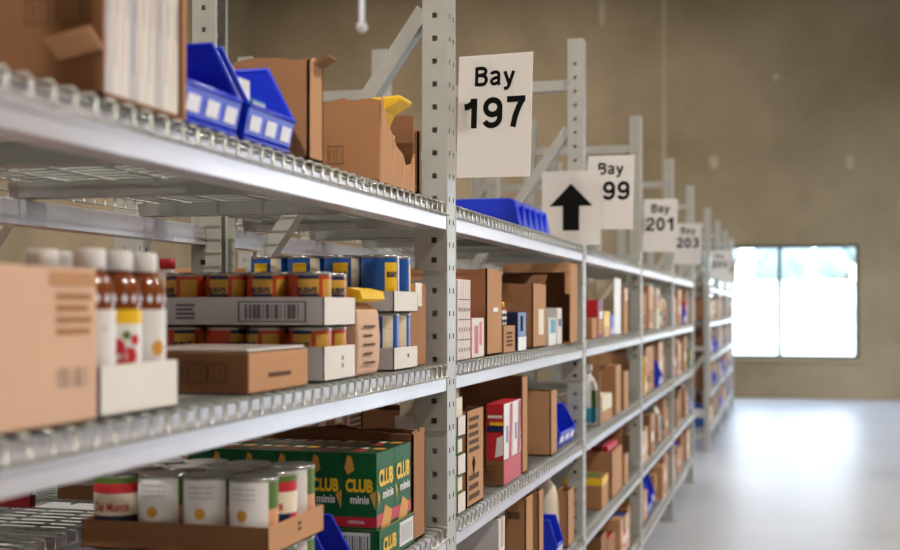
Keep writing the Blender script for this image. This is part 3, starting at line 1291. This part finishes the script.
# red can stack
x1 = XF - .006
ya = Yat(324, x1)
z = DECK[3] + .0015
P = .0735
HC = .086
nx, ny = 4, 2
yb_ = ya + P * ny + .006
redcan = make_can('bean_can', P / 2 - .0006, HC, 'red')
z1 = z + HC + .0035
tray('lower white tray of red bean cans on the second shelf', x1 - P * nx - .006, x1, ya, yb_, z, Zat(347, x1, ya) - z, M_WHITE_G, M_WHITE, (p_lines('s', .55, .62, .3, .75, 2, M_PRINT),))
tray('upper white tray with a barcode, stacked on red cans', x1 - P * nx - .006, x1, ya, yb_, z1, Zat(297, x1, ya) - z1, M_WHITE_G, M_WHITE,
     (p_barcode('f', .50, .90, .14, .86, M_PRINT, 13), p_lines('f', .13, .25, .2, .8, 4, M_PRINT)))
grid_cans(redcan, x1 - .003, ya + .003, z + .0025, nx, ny, P, 'red bean can in the lower tray, %s, %s', 'red bean cans')
grid_cans(redcan, x1 - .003, ya + .003, z1 + .0025, nx, ny, P, 'red bean can in the upper barcode tray, %s, %s', 'red bean cans')

# tan pouch and yellow bag
ya, yb_ = Yat(359, x1), Yat(381, x1)
hb = Zat(303, x1, ya) - z
pz = [(0, 0), (.004, .02), (.006, hb * .5), (.002, hb * .9), (-.02, hb), (-.06, hb), (-.075, hb * .85), (-.08, .02), (-.075, 0)]
pb = MB().prism([(x * 1 - .006, q) for x, q in pz], 0, yb_ - ya, M_KRAFT_P)
t = thing('paper_pouch', 'tan paper packet with printed lines beside the red cans', 'packet', (x1, ya, z))
pb.build('pouch_body', t, bevel=.006)
pr = MB()
for k in range(5):
    pr.side(.02, .02 + .016 * k, .02 + (.05 if k % 2 else .065), .024 + .016 * k, .001, M_KPRINT)
pr.build('print', t)
yb3 = MB().prism([(-.10, 0), (-.01, 0), (.008, .006), (.004, .02), (-.02, .026), (-.05, .018), (-.09, .028), (-.11, .01)], 0, yb_ - ya + .004, M_YEL)
yb3.box(-.07, -.001, .004, -.03, .0, .02, M_CRACK)
o = yb3.build('snack_bag', None, (x1 - .001, ya - .002, z + hb + .0015), bevel=.005)
tag(o, 'crumpled yellow and brown snack bag lying on the tan packet', 'packet')

# blue can stack
ya = Yat(394, x1)
P = .0765
HC = .1075
nx, ny = 4, 2
yb_ = ya + P * ny + .006
z1 = z + HC + .0035
bluecan = make_can('bean_can', P / 2 - .0006, HC, 'blue')
tray('lower white tray of blue bean cans beside the Bay 197 post', x1 - P * nx - .006, x1, ya, yb_, z, Zat(348, x1, ya) - z, M_WHITE_G, M_WHITE, (p_lines('s', .55, .62, .45, .75, 1, M_PRINT),))
tray('upper white tray of blue bean cans beside the Bay 197 post', x1 - P * nx - .006, x1, ya, yb_, z1, Zat(291, x1, ya) - z1, M_WHITE_G, M_WHITE)
grid_cans(bluecan, x1 - .003, ya + .003, z + .0025, nx, ny, P, 'blue bean can in the lower tray, %s, %s', 'blue bean cans')
grid_cans(bluecan, x1 - .003, ya + .003, z1 + .0025, nx, ny, P, 'blue bean can in the upper tray, %s, %s', 'blue bean cans')
ya2 = yb_ + .012
closed_carton('brown carton squeezed between the blue cans and the Bay 197 post', x1 - .30, x1 - .02, ya2, Yat(426, x1 - .02), z, .17, M_KRAFT)

# ------------------------------------------------------------------ nearest bay, third shelf
x1 = XF - .006
z = DECK[2] + .0015
ya = Yat(268, x1)
P, HC = .0740, .108
nx, ny = 4, 3
yb_ = ya + P * ny + .004
white_can = make_can('vegetable_can', P / 2 - .0006, HC, 'white')
fruit_can = make_can('fruit_can', P / 2 - .0006, HC, 'fruit')


def st(i, j, lab=False):
    red = (i == 3 and j == 0) or (i == 0 and j == 1) or (i == 3 and j == 1)
    if lab:
        return 'red and cream fruit can' if red else 'white and green vegetable can'
    return fruit_can if red else white_can


tray('lower brown tray of cans under the other, third shelf', x1 - P * nx - .004, x1, ya, yb_, z, .04, M_KRAFT_D, M_KRAFT_L)
grid_cans(None, x1 - .002, ya + .002, z + .0025, nx, ny, P, 'in the lower brown tray, %s, %s', 'cans in the brown trays', styles=st, skip=lambda i, j: i in (1, 2) and j == 1)
zt = z + HC + .0035
tray('upper brown tray of cans on the third shelf', x1 - P * nx - .004, x1, ya, yb_, zt, Zat(528, x1, ya) - zt, M_KRAFT_D, M_KRAFT_L, (p_lines('s', .5, .6, .4, .8, 2, M_KPRINT),))
grid_cans(None, x1 - .002, ya + .002, zt + .0025, nx, ny, P, 'in the upper brown tray, %s, %s', 'cans in the brown trays', styles=st)

# blue bin and dark jar between the cans and the cracker boxes
yb1 = yb_ + .02
b2 = dup(b0, (x1, yb1 + .004, z), 'blue plastic bin between the can trays and green cracker boxes')
b2.scale = (1, .62, .88)
o = MB().lathe([(.03, 0), (.034, .01), (.034, .07), (.028, .085)], M_MAROON, 20).lathe([(.029, .0852), (.029, .1)], M_BLACK, 20).build('sauce_jar', None, (x1 - .07, yb1 + .05, z + .0085))
tag(o, 'dark red jar with black lid in the lower blue bin', 'jar')

# green cracker boxes in their case
ya = Yat(379, x1)
WB = 36.3 / F * depth(x1, ya)
DB = Yat(397, x1) - ya - .002
HB = Zat(454, x1, ya) - z - .003
t = thing('cracker_box', '', 'box')
mb = MB().box(-WB + .0008, 0, 0, 0, DB - .001, HB, M_GREEN, mtop=M_GREEN_D)
w0 = WB
for pr in (p_text('f', 'CLUB', .5, .70, .80, .125, M_YEL, .045), p_text('f', 'minis', .52, .57, .55, .075, M_CAP, .03),
           p_panel('f', .0, 1.0, .32, .41, M_RED), p_text('f', 'ORIGINAL', .42, .365, .5, .03, M_CAP, .01),
           p_poly('f', [(.06, .86), (.16, .98), (.28, .96), (.36, .84), (.16, .80)], M_CRACK), p_poly('f', [(.80, .62), (.99, .66), (.97, .48)], M_CRACK),
           p_text('s', 'CLUB', .48, .76, .80, .16, M_YEL, .045), p_text('s', 'minis', .6, .60, .6, .08, M_CAP, .03), p_panel('s', .0, 1.0, .32, .43, M_RED),
           p_poly('s', [(.12, .22), (.45, .50), (.85, .42), (.70, .26), (.35, .10)], M_CRACK), p_poly('s', [(.02, .66), (.16, .60), (.1, .5)], M_CRACK),
           p_panel('t', .1, .5, .2, .45, M_RED), p_panel('t', .55, .9, .55, .8, M_CRACK), p_panel('t', .15, .4, .6, .8, M_CREAM)):
    pr(mb, w0, DB, HB)
mb.build('carton', t, bevel=.0008)
KIDS(t)
ordx = ['at the aisle end', 'second from the aisle', 'third from the aisle', 'fourth from the aisle', 'fifth from the aisle', 'sixth from the aisle']
for j in range(2):
    for i in range(6):
        place(t, (x1 - .006 - WB * i, ya + .004 + DB * j, z + .003), 'green cracker box with yellow lettering, %s row, %s' % (['front', 'back'][j], ordx[i]))['group'] = 'green cracker boxes'
t['category'] = 'box'
ht = Zat(531, x1, ya) - z


def casep(mb, w_, d_, h):
    for k in range(3):
        a = -w_ + w_ * (k + .5) / 3 if k < 2 else -.045
        mb.front(a - .028, h * .12, a + .028, h * .92, 0, M_CAP, .0006)
        for q in range(10):
            c = a - .022 + .0049 * q
            mb.front(c, h * .22, c + (.0012 if q % 3 else .0026), h * .82, 0, M_GREEN_D, .0012)
    mb.side(d_ * .56, h * .15, d_ * .96, h * .9, 0, M_CAP)
    for q in range(8):
        c = d_ * (.6 + .042 * q)
        mb.side(c, h * .25, c + .002, h * .8, 0, M_GREEN_D, .0012)
    mb.text('CLUB', M_YEL, XFs(.0008, d_ * .27, h * .5), w=d_ * .35, h=h * .45, bold=.04)


t = open_carton('green printed case tray holding the cracker boxes', x1 - WB * 6 - .012, x1, ya, ya + DB * 2 + .009, z, ht, M_GREEN, M_GREEN, prints=(casep,), name='case_tray', cat='tray', inner=M_GREEN_D, th=.002)
yq = ya + DB * 2 + .016
zq = Zat(431, x1, yq) - z
open_carton('open brown carton with ragged rim behind the green cracker boxes', x1 - .46, x1 - .004, yq, Yat(425, x1 - .004), z, zq, M_KRAFT_D, M_KRAFT, jag=.008, seed=21)

# goods at the back of the third shelf
yy = .9
backs = [('white and red case at the back of the third shelf', M_RED, .2, .27, -1.19, 2.25)]
for lab, mm, w_, h_, xx, y in backs:
    closed_carton(lab, xx - .10, xx, y, y + w_, z, h_, mm, prints=(p_panel('s', .1, .9, .3, .6, M_CREAM), p_panel('f', .1, .9, .3, .6, M_CREAM)), tape=False)

# ------------------------------------------------------------------ second bay
# top shelf: blue bin lying upside down
xa = XF - .03
ya = Yat(551, xa) - .5
zz = DECK[4] + .0015
t = thing('storage_tub', 'blue plastic tub lying upside down beyond the Bay 197 sign', 'tub', (xa, ya, zz))
ub = MB()
hh_ = .088
w_, d_ = .27, .5
ub.prism([(-w_, 0), (.0, 0), (-.015, hh_ - .01), (-.03, hh_), (-w_ + .03, hh_), (-w_ + .015, hh_ - .01)], 0, d_, M_BLUE)
for k in range(5):
    ub.box(-.012, .05 + k * .09, .01, .001, .062 + k * .09, hh_ - .02, M_BLUE)
ub.build('tub_body', t, bevel=.004)
MB().box(-w_ - .008, -.008, 0, .008, d_ + .008, .008, M_BLUE_D).build('rim', t, bevel=.002)

# second shelf
def C_(lab, uL, uN, uF, vT, lev, m=M_KRAFT, ms=M_KRAFT_L, kind='closed', x=None, wx=None, **k):  # default aisle side is a lighter board, side light painted in
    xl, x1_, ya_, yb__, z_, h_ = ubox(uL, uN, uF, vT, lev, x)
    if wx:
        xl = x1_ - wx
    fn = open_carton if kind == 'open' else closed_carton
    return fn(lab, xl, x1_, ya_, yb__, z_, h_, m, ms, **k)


def gridlines(mb, w_, d_, h):
    for k in range(1, 5):
        mb.side(d_ * k / 5 - .0012, 0, d_ * k / 5 + .0012, h, 0, M_PINK)
    for k in range(1, 4):
        mb.side(0, h * k / 4 - .001, d_, h * k / 4 + .001, 0, M_PRINT)
        for q in range(5):
            mb.side(d_ * (q + .3) / 5, h * (k - .6) / 4, d_ * (q + .6) / 5, h * (k - .4) / 4, 0, M_PRINT)


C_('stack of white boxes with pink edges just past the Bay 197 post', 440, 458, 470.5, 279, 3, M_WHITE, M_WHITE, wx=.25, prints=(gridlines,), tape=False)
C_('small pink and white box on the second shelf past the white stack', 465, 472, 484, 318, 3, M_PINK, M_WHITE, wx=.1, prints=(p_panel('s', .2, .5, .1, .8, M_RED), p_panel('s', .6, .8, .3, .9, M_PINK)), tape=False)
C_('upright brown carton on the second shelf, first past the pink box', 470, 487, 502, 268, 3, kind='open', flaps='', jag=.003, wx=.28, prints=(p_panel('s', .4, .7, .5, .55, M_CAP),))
# carton tray with striped bottles
C_('little brown box under the yellow-capped bottles', 500, 504, 515, 326, 3, wx=.12, prints=(p_lines('s', .2, .8, .2, .8, 4),), tape=False)
xl, x1_, ya_, yb__, z_, h_ = ubox(500, 504, 515, 326, 3)
for k in range(3):
    t = thing('squeeze_bottle', 'striped bottle with yellow cap on the little brown box, ' + ['nearest', 'middle', 'farthest'][k], 'bottle', (x1_ - .03, ya_ + .022 + k * .036, z_ + h_ + .0005), group='yellow-capped striped bottles')
    MB().lathe([(.015, 0), (.0165, .008), (.0165, .016), (.0165, .024), (.0165, .032), (.016, .04), (.009, .047)], M_CAP, 16, colour=lambda a, i: M_NAVY if i in (1, 3) else (M_RED if i == 5 else M_CAP)).build('bottle_body', t)
    MB().lathe([(.010, .0472), (.010, .062), (.007, .064)], M_YEL, 12).build('cap', t)
C_('blue and black box on the second shelf, past the striped bottles', 514, 518, 526, 312, 3, M_NAVY, M_BCAN, wx=.12, prints=(p_panel('s', .0, 1, .0, .35, M_CAP), p_panel('s', .3, .6, .5, .9, M_BLACK)), tape=False)
C_('brown open carton in the middle of the bay past sign 197, second shelf', 510, 533, 546, 283, 3, kind='open', flaps='b', flap_l=.05, wx=.25, jag=.003, prints=(p_panel('s', .4, .8, .2, .6, M_CREAM),))
C_('white carton with light blue label on the second shelf, before the big open box', 544, 549, 556, 318, 3, M_CAP, M_CAP, wx=.1, prints=(p_panel('s', .2, .9, .45, .95, M_TEAL),), tape=False)
C_('slim white carton right beside the light blue labelled one', 552, 557.5, 562, 308, 3, M_CAP, M_WHITE, wx=.1, prints=(p_panel('s', .2, .8, .5, .7, M_BCAN),), tape=False)
C_('big brown box with its open end to the camera, before the Bay 199 post', 503, 571, 577.5, 264, 3, x=XF + .02, kind='open', skip='f', m=M_KRAFT)
xl, x1_, ya_, yb__, z_, h_ = ubox(503, 571, 577.5, 264, 3, x=XF + .02)
t = thing('cardboard_sheet', 'brown board lying over the top of the big open-ended box', 'cardboard', (x1_, ya_, z_ + h_ + .0006))
MB().box(xl - x1_, 0, 0, 0, yb__ - ya_, .003, M_KRAFT_L).box(xl - x1_, -.004, -.028, 0, -.0008, .003, M_KRAFT_L).build('lid_board', t)
MB().box(-.02, -.0045, -.1, 0, -.0008, -.03, M_KRAFT_L).build('corner_fold', t)

# third shelf
C_('tall brown carton open to the camera on the third shelf past sign 197', 459, 523, 527.5, 377, 2, kind='open', skip='f', m=M_KRAFT_D, ms=M_KRAFT_L)
xl, x1_, ya_, yb__, z_, h_ = ubox(440, 458, 465, 430, 2)
for k in range(3):
    zz = z_ + k * .088
    tray('white tray of small tins past the Bay 197 post, %s of three' % ['lowest', 'middle', 'top'][k], x1_ - .15, x1_, ya_, Yat(465.5, x1_), zz, .045, M_WHITE, M_WHITE)
    for q in range(1):
        o = MB().box(-.14, .006, .003, -.006, Yat(465.5, x1_) - ya_ - .006, .0875, [M_LEAF, M_GREEN, M_CREAM][k]).side(.02, .05, .06, .08, -.006, M_CREAM).build('food_box', None, (x1_, ya_, zz), bevel=.001)
        tag(o, 'green and cream pack standing in the %s white tray' % ['lowest', 'middle', 'top'][k], 'box', 'packs in the white trays')
C_('brown case with black lettering on the third shelf, past the white trays', 462, 467, 483.5, 412, 2, kind='open', wx=.26, m=M_KRAFT_L, jag=0,
   prints=(p_lines('s', .1, .9, .55, .95, 5, M_KPRINT), p_lines('s', .1, .8, .05, .35, 3, M_KPRINT), p_poly('s', [(.28, .45), (.38, .52), (.48, .45), (.38, .32)], M_BLACK)))
# red and white carton pair on a case
xl, x1_, ya_, yb__, z_, h_ = ubox(486, 504, 521, 404, 2)
wd = (x1_ - xl)
hc = h_ * .30
closed_carton('low red and brown case under the red boxes', xl, x1_, ya_, yb__, z_, hc, M_KRAFT_D, M_RED, prints=(p_barcode('f', .1, .5, .2, .8, M_KPRINT, 6),), tape=False)
for k in range(2):
    d2 = (yb__ - ya_) / 2
    closed_carton('tall red and white box on the low case, ' + ['nearer', 'farther'][k], xl, x1_, ya_ + d2 * k + .001, ya_ + d2 * (k + 1) - .002, z_ + hc + .001, h_ - hc - .002, M_RED, M_CAP,
                  prints=(p_panel('f', .05, .95, .5, .62, M_NAVY), p_panel('f', .2, .95, .62, .68, M_YEL), p_panel('f', .1, .9, .75, .8, M_CAP), p_poly('f', [(.5, .05), (.95, .1), (.95, .45), (.6, .4)], M_CAP),
                          p_poly('s', [(.55, .0), (.85, .0), (.95, .98), (.7, .98)], M_RED), p_panel('s', .25, .45, .3, .6, M_BCAN)), tape=False, group='tall red and white boxes')
C_('kraft carton standing upright on the third shelf, before the blue bin', 527, 551, 557, 391, 2, kind='open', m=M_KRAFT_L, wx=.17, flaps='', jag=.003)
b3 = dup(b0, (XF - .02, Yat(561, XF), DECK[2] + .0015), 'blue plastic bin on the third shelf by the Bay 199 post')
b3.scale = (1, 1.9, .98)
b3.location.y = Yat(558, XF - .02)

# fourth shelf
C_('grey white carton, lower left of the bay past sign 197, fourth shelf', 450, 499, 505, 520, 1, M_WHITE_G, M_WHITE)
C_('brown carton on the fourth shelf with dark printed band', 505, 526, 533, 499, 1, kind='open', prints=(p_panel('f', .1, .7, .78, .86, M_KPRINT),))
C_('tall brown carton on the fourth shelf beside the banded one', 531, 539, 543.5, 492, 1, kind='open')
t = thing('plastic_bag', 'pale knotted plastic bag on the fourth shelf', 'bag', (XF - .08, Yat(546.5, XF - .08), DECK[1] + .0015))
MB().lathe([(.03, 0), (.042, .02), (.044, .1), (.04, .17), (.03, .21), (.012, .23), (.02, .25)], M_CREAM, 14).build('bag_body', t)
C_('wide brown carton ending the fourth shelf beside the pale bag', 556, 568, 574, 492, 1, kind='open')
b4 = dup(b0, (XF - .006, Yat(557.5, XF), DECK[1] + .0015), 'blue plastic bin on the fourth shelf beside the pale bag')
b4.scale = (.6, .72, 1.0)

# ------------------------------------------------------------------ third bay
C_('large white open box on the second shelf past the Bay 199 sign', 588, 614.5, 621, 278, 3, M_WHITE, M_CAP, kind='open', skip='f', inner=M_CREAM)
C_('brown box in front of the white box, second shelf past sign 199', 586, 592, 597, 318, 3, wx=.13, tape=False)
C_('red topped box in front of the white box, past sign 199', 592, 598, 603, 300, 3, M_RED, M_MAROON, wx=.1, tape=False, prints=(p_panel('s', .0, 1, .1, .45, M_KRAFT_L), p_panel('s', .3, .9, .5, .7, M_CAP)))
C_('yellow box in front of the white box, past sign 199', 600, 604, 610, 311, 3, M_GOLD, M_YEL, wx=.09, tape=False, prints=(p_panel('s', .0, 1, .0, .4, M_CRACK),))
C_('small blue box in front of the white box, past sign 199', 610, 611, 613.5, 315, 3, M_BLUE, M_BLUE, wx=.08, tape=False, prints=(p_panel('s', .1, .9, .1, .3, M_CAP),))
C_('brown carton last on the second shelf before the Bay 201 post', 622, 624, 628, 288, 3)

t = thing('cleaner_bottle', 'white bottle with green label on the third shelf by the Bay 199 post', 'bottle', (XF - .06, Yat(587.3, XF - .06), DECK[2] + .0015))
MB().lathe([(.038, 0), (.042, .01), (.042, .07), (.042, .14), (.035, .17), (.016, .2), (.016, .21)], M_CAP, 18, colour=lambda a, i: M_LEAF if i == 2 and a > -60 else (M_TEAL if i == 1 else M_CAP)).build('bottle_body', t)
MB().lathe([(.02, .2102), (.02, .24), (.016, .243)], M_CAP, 16).build('cap', t)
C_('tan narrow carton beside the white bottle, third shelf', 598, 598.5, 600, 372, 2, kind='open')
C_('tray of cream jars on the third shelf past the Bay 199 post', 598, 602.5, 612, 397, 2, M_CREAM, M_CREAM, wx=.2, tape=False, prints=(p_panel('s', .0, 1, .0, .45, M_KRAFT_L), p_panel('s', .2, .3, .5, .95, M_WHITE), p_panel('s', .6, .7, .5, .95, M_WHITE)))
C_('tall brown carton in the middle of the third shelf past sign 199', 600, 616, 621, 366, 2)
C_('brown carton on the third shelf just before the Bay 201 post', 620, 624, 628.5, 372, 2, M_KRAFT_D)
t = C_('brown carton filled with red packets on the fourth shelf', 586, 612, 622, 452, 1, kind='open', flaps='b')
xl, x1_, ya_, yb__, z_, h_ = ubox(586, 612, 622, 452, 1)
for k in range(4):
    wk = (x1_ - xl - .03) / 4
    o = MB().prism([(-wk + .004, 0), (-.004, 0), (.0, .05), (-wk * .3, h_ + .012 + .008 * (k % 2)), (-wk * .8, h_ + .02)], .01, yb__ - ya_ - .012, M_RED if k != 2 else M_MAROON).build('red_packet', None, (x1_ - .012 - wk * k, ya_ + .002, z_ + .0055), bevel=.003)
    tag(o, 'red packet in the brown carton on the fourth shelf, ' + ['aisle end', 'second from the aisle', 'third from the aisle', 'inner end'][k], 'packet', 'red packets in the carton')
C_('yellow and green topped small carton on the fourth shelf', 590, 602, 608, 478, 1, M_KRAFT, M_KRAFT_L, wx=.16, tape=False, prints=(p_panel('s', .0, 1, .72, .98, M_YEL), p_panel('f', .0, 1, .75, .98, M_YEL), p_panel('t', .1, .9, .1, .9, M_LEAF)))
C_('narrow brown carton ending the fourth shelf past the red packets', 622, 624.5, 628.5, 456, 1)

# ------------------------------------------------------------------ filler goods further along
KK = [(M_KRAFT, M_KRAFT_L, 'brown'), (M_KRAFT_D, M_KRAFT, 'dark brown'), (M_KRAFT_L, M_KRAFT_P, 'tan')]  # second board of each pair is the painted lit side
RT = [(M_RED, M_RED, 'red', M_CAP), (M_YEL, M_GOLD, 'yellow', M_RED), (M_CAP, M_WHITE, 'white', M_BCAN), (M_BCAN, M_BCAN, 'blue', M_CAP), (M_GREEN, M_GREEN, 'green', M_YEL), (M_CREAM, M_CREAM, 'cream', M_RED)]
ORD = ['nearest', 'second', 'third', 'fourth', 'fifth', 'sixth', 'seventh', 'eighth', 'ninth', 'tenth', 'eleventh', 'twelfth']
_boxes = {}


def filler(y0, y1, lev, where, seed, xf=XF, dens=1.0, blues=()):
    rr = random.Random(seed)
    y = y0 + .02
    z = DECK[lev] + .0015
    hm = (BOT[lev + 1] - z - .012) if lev < 4 else .3
    i = 0
    while y < y1 - .1 and i < 12:
        w_ = rr.uniform(.1, .30)
        w_ = min(w_, y1 - .01 - y)
        if w_ < .08:
            break
        x1 = xf - rr.uniform(.008, .05)
        d_ = rr.uniform(.22, .4)
        pos = '%s on the %s shelf, %s' % (ORD[i], LEV[lev], where)
        q = rr.random()
        g = 'goods on the %s shelf, %s' % (LEV[lev], where)
        if any(abs(y + w_ / 2 - b_) < .2 for b_ in blues) or q < .04:
            w_ = min(.2, w_)
            b = dup(b0, (x1, y, z), 'blue plastic bin, ' + pos, group=g)
            b.scale = (1, w_ / .165, rr.uniform(1.1, 1.6))
        elif q < .74:
            m1, m2, nm = rr.choice(KK)
            h = hm * rr.uniform(.55, .97)
            pr = [p_lines('s', .15, .85, .15, .45, rr.randint(1, 4)) if rr.random() < .6 else p_panel('s', .2, .7, .3, .55, M_CREAM)]
            if rr.random() < .5:
                t = open_carton('open %s carton, %s' % (nm, pos), x1 - d_, x1, y, y + w_, z, h, m1, m2, jag=.004 if rr.random() < .5 else 0, prints=pr, group=g, seed=i)
                if rr.random() < .7:
                    c1, c2, cn, cp = rr.choice(RT)
                    o = MB().box(-d_ + .02, .01, 0, -.012, w_ - .01, h * .9, c1).side(.03, h * .4, w_ - .03, h * .8, -.012, cp).build('food_pack', None, (x1, y, z + .005), bevel=.001)
                    tag(o, '%s pack inside carton %s' % (cn, pos), 'box', g)
            else:
                closed_carton('closed %s carton, %s' % (nm, pos), x1 - d_, x1, y, y + w_, z, h, m1, m2, prints=pr, group=g)
        elif q < .93:
            m1, m2, nm, mp = rr.choice(RT)
            h = hm * rr.uniform(.35, .85)
            w_ = min(w_, rr.uniform(.08, .16))
            closed_carton('%s printed food box, %s' % (nm, pos), x1 - .2, x1, y, y + w_, z, h, m1, m2, tape=False, name='food_box', group=g,
                          prints=(p_panel('s', .12, .88, .5, .85, mp), p_panel('s', .2, .8, .1, .35, M_CREAM), p_panel('f', .3, .9, .4, .8, mp)))
        else:
            w_ = .1
            t = thing('jug', 'white jug with coloured cap, ' + pos, 'bottle', (x1 - .06, y + .05, z), group=g)
            MB().lathe([(.043, 0), (.047, .01), (.047, .07), (.047, .14), (.04, .17), (.017, .21), (.017, .22)], M_CAP, 16, colour=lambda a, i_: M_TEAL if i_ == 2 else M_CAP).build('jug_body', t)
            MB().lathe([(.02, .2202), (.02, .245)], rr.choice((M_BLUE, M_RED, M_GREEN)), 12).build('cap', t)
        y += w_ + rr.uniform(.008, .05)
        i += 1


def S(k, far=False):
    f = FRAMES2 if far else FRAMES
    return f[k] + PW + .01, f[k + 1] - .01


a, b_ = S(2)
filler(a, b_, 0, BAYN[2], 11)
a, b_ = S(1)
filler(a + 1.0, b_, 0, BAYN[1], 12)
for k in (3, 4):
    a, b_ = S(k)
    for lev in range(4):
        bl = ()
        if k == 3 and lev == 2:
            bl = (Yat(661, XF),)
        if k == 3 and lev == 0:
            bl = (Yat(657, XF),)
        filler(a, b_, lev, BAYN[k], 20 + k * 7 + lev, blues=bl)
for k in range(3):
    a, b_ = S(k, True)
    for lev in range(4):
        filler(a, b_, lev, BAY2[k], 60 + k * 7 + lev, blues=((a + 1.2,) if lev in (1, 2) else ()))
# row behind, seen between the shelves of the two nearest bays
for k in (0, 1):
    a, b_ = S(k)
    for lev in ((3,) if k == 0 else (2, 3)):
        filler(a, b_, lev, BAYN[k] + ', row behind', 90 + k * 7 + lev, xf=XB)

yr = Yat(30, XB - .25)
closed_carton('low red box with white print on the third shelf of the row behind', XB - .47, XB - .25, yr, min(yr + .3, FRAMES[1] - .02), DECK[2] + .0015, .10, M_RED, M_MAROON, prints=(p_panel('s', .2, .9, .3, .6, M_CREAM),), tape=False)

# remove never-placed prototypes
for p in (bf, br, dk):
    assert p.name in used
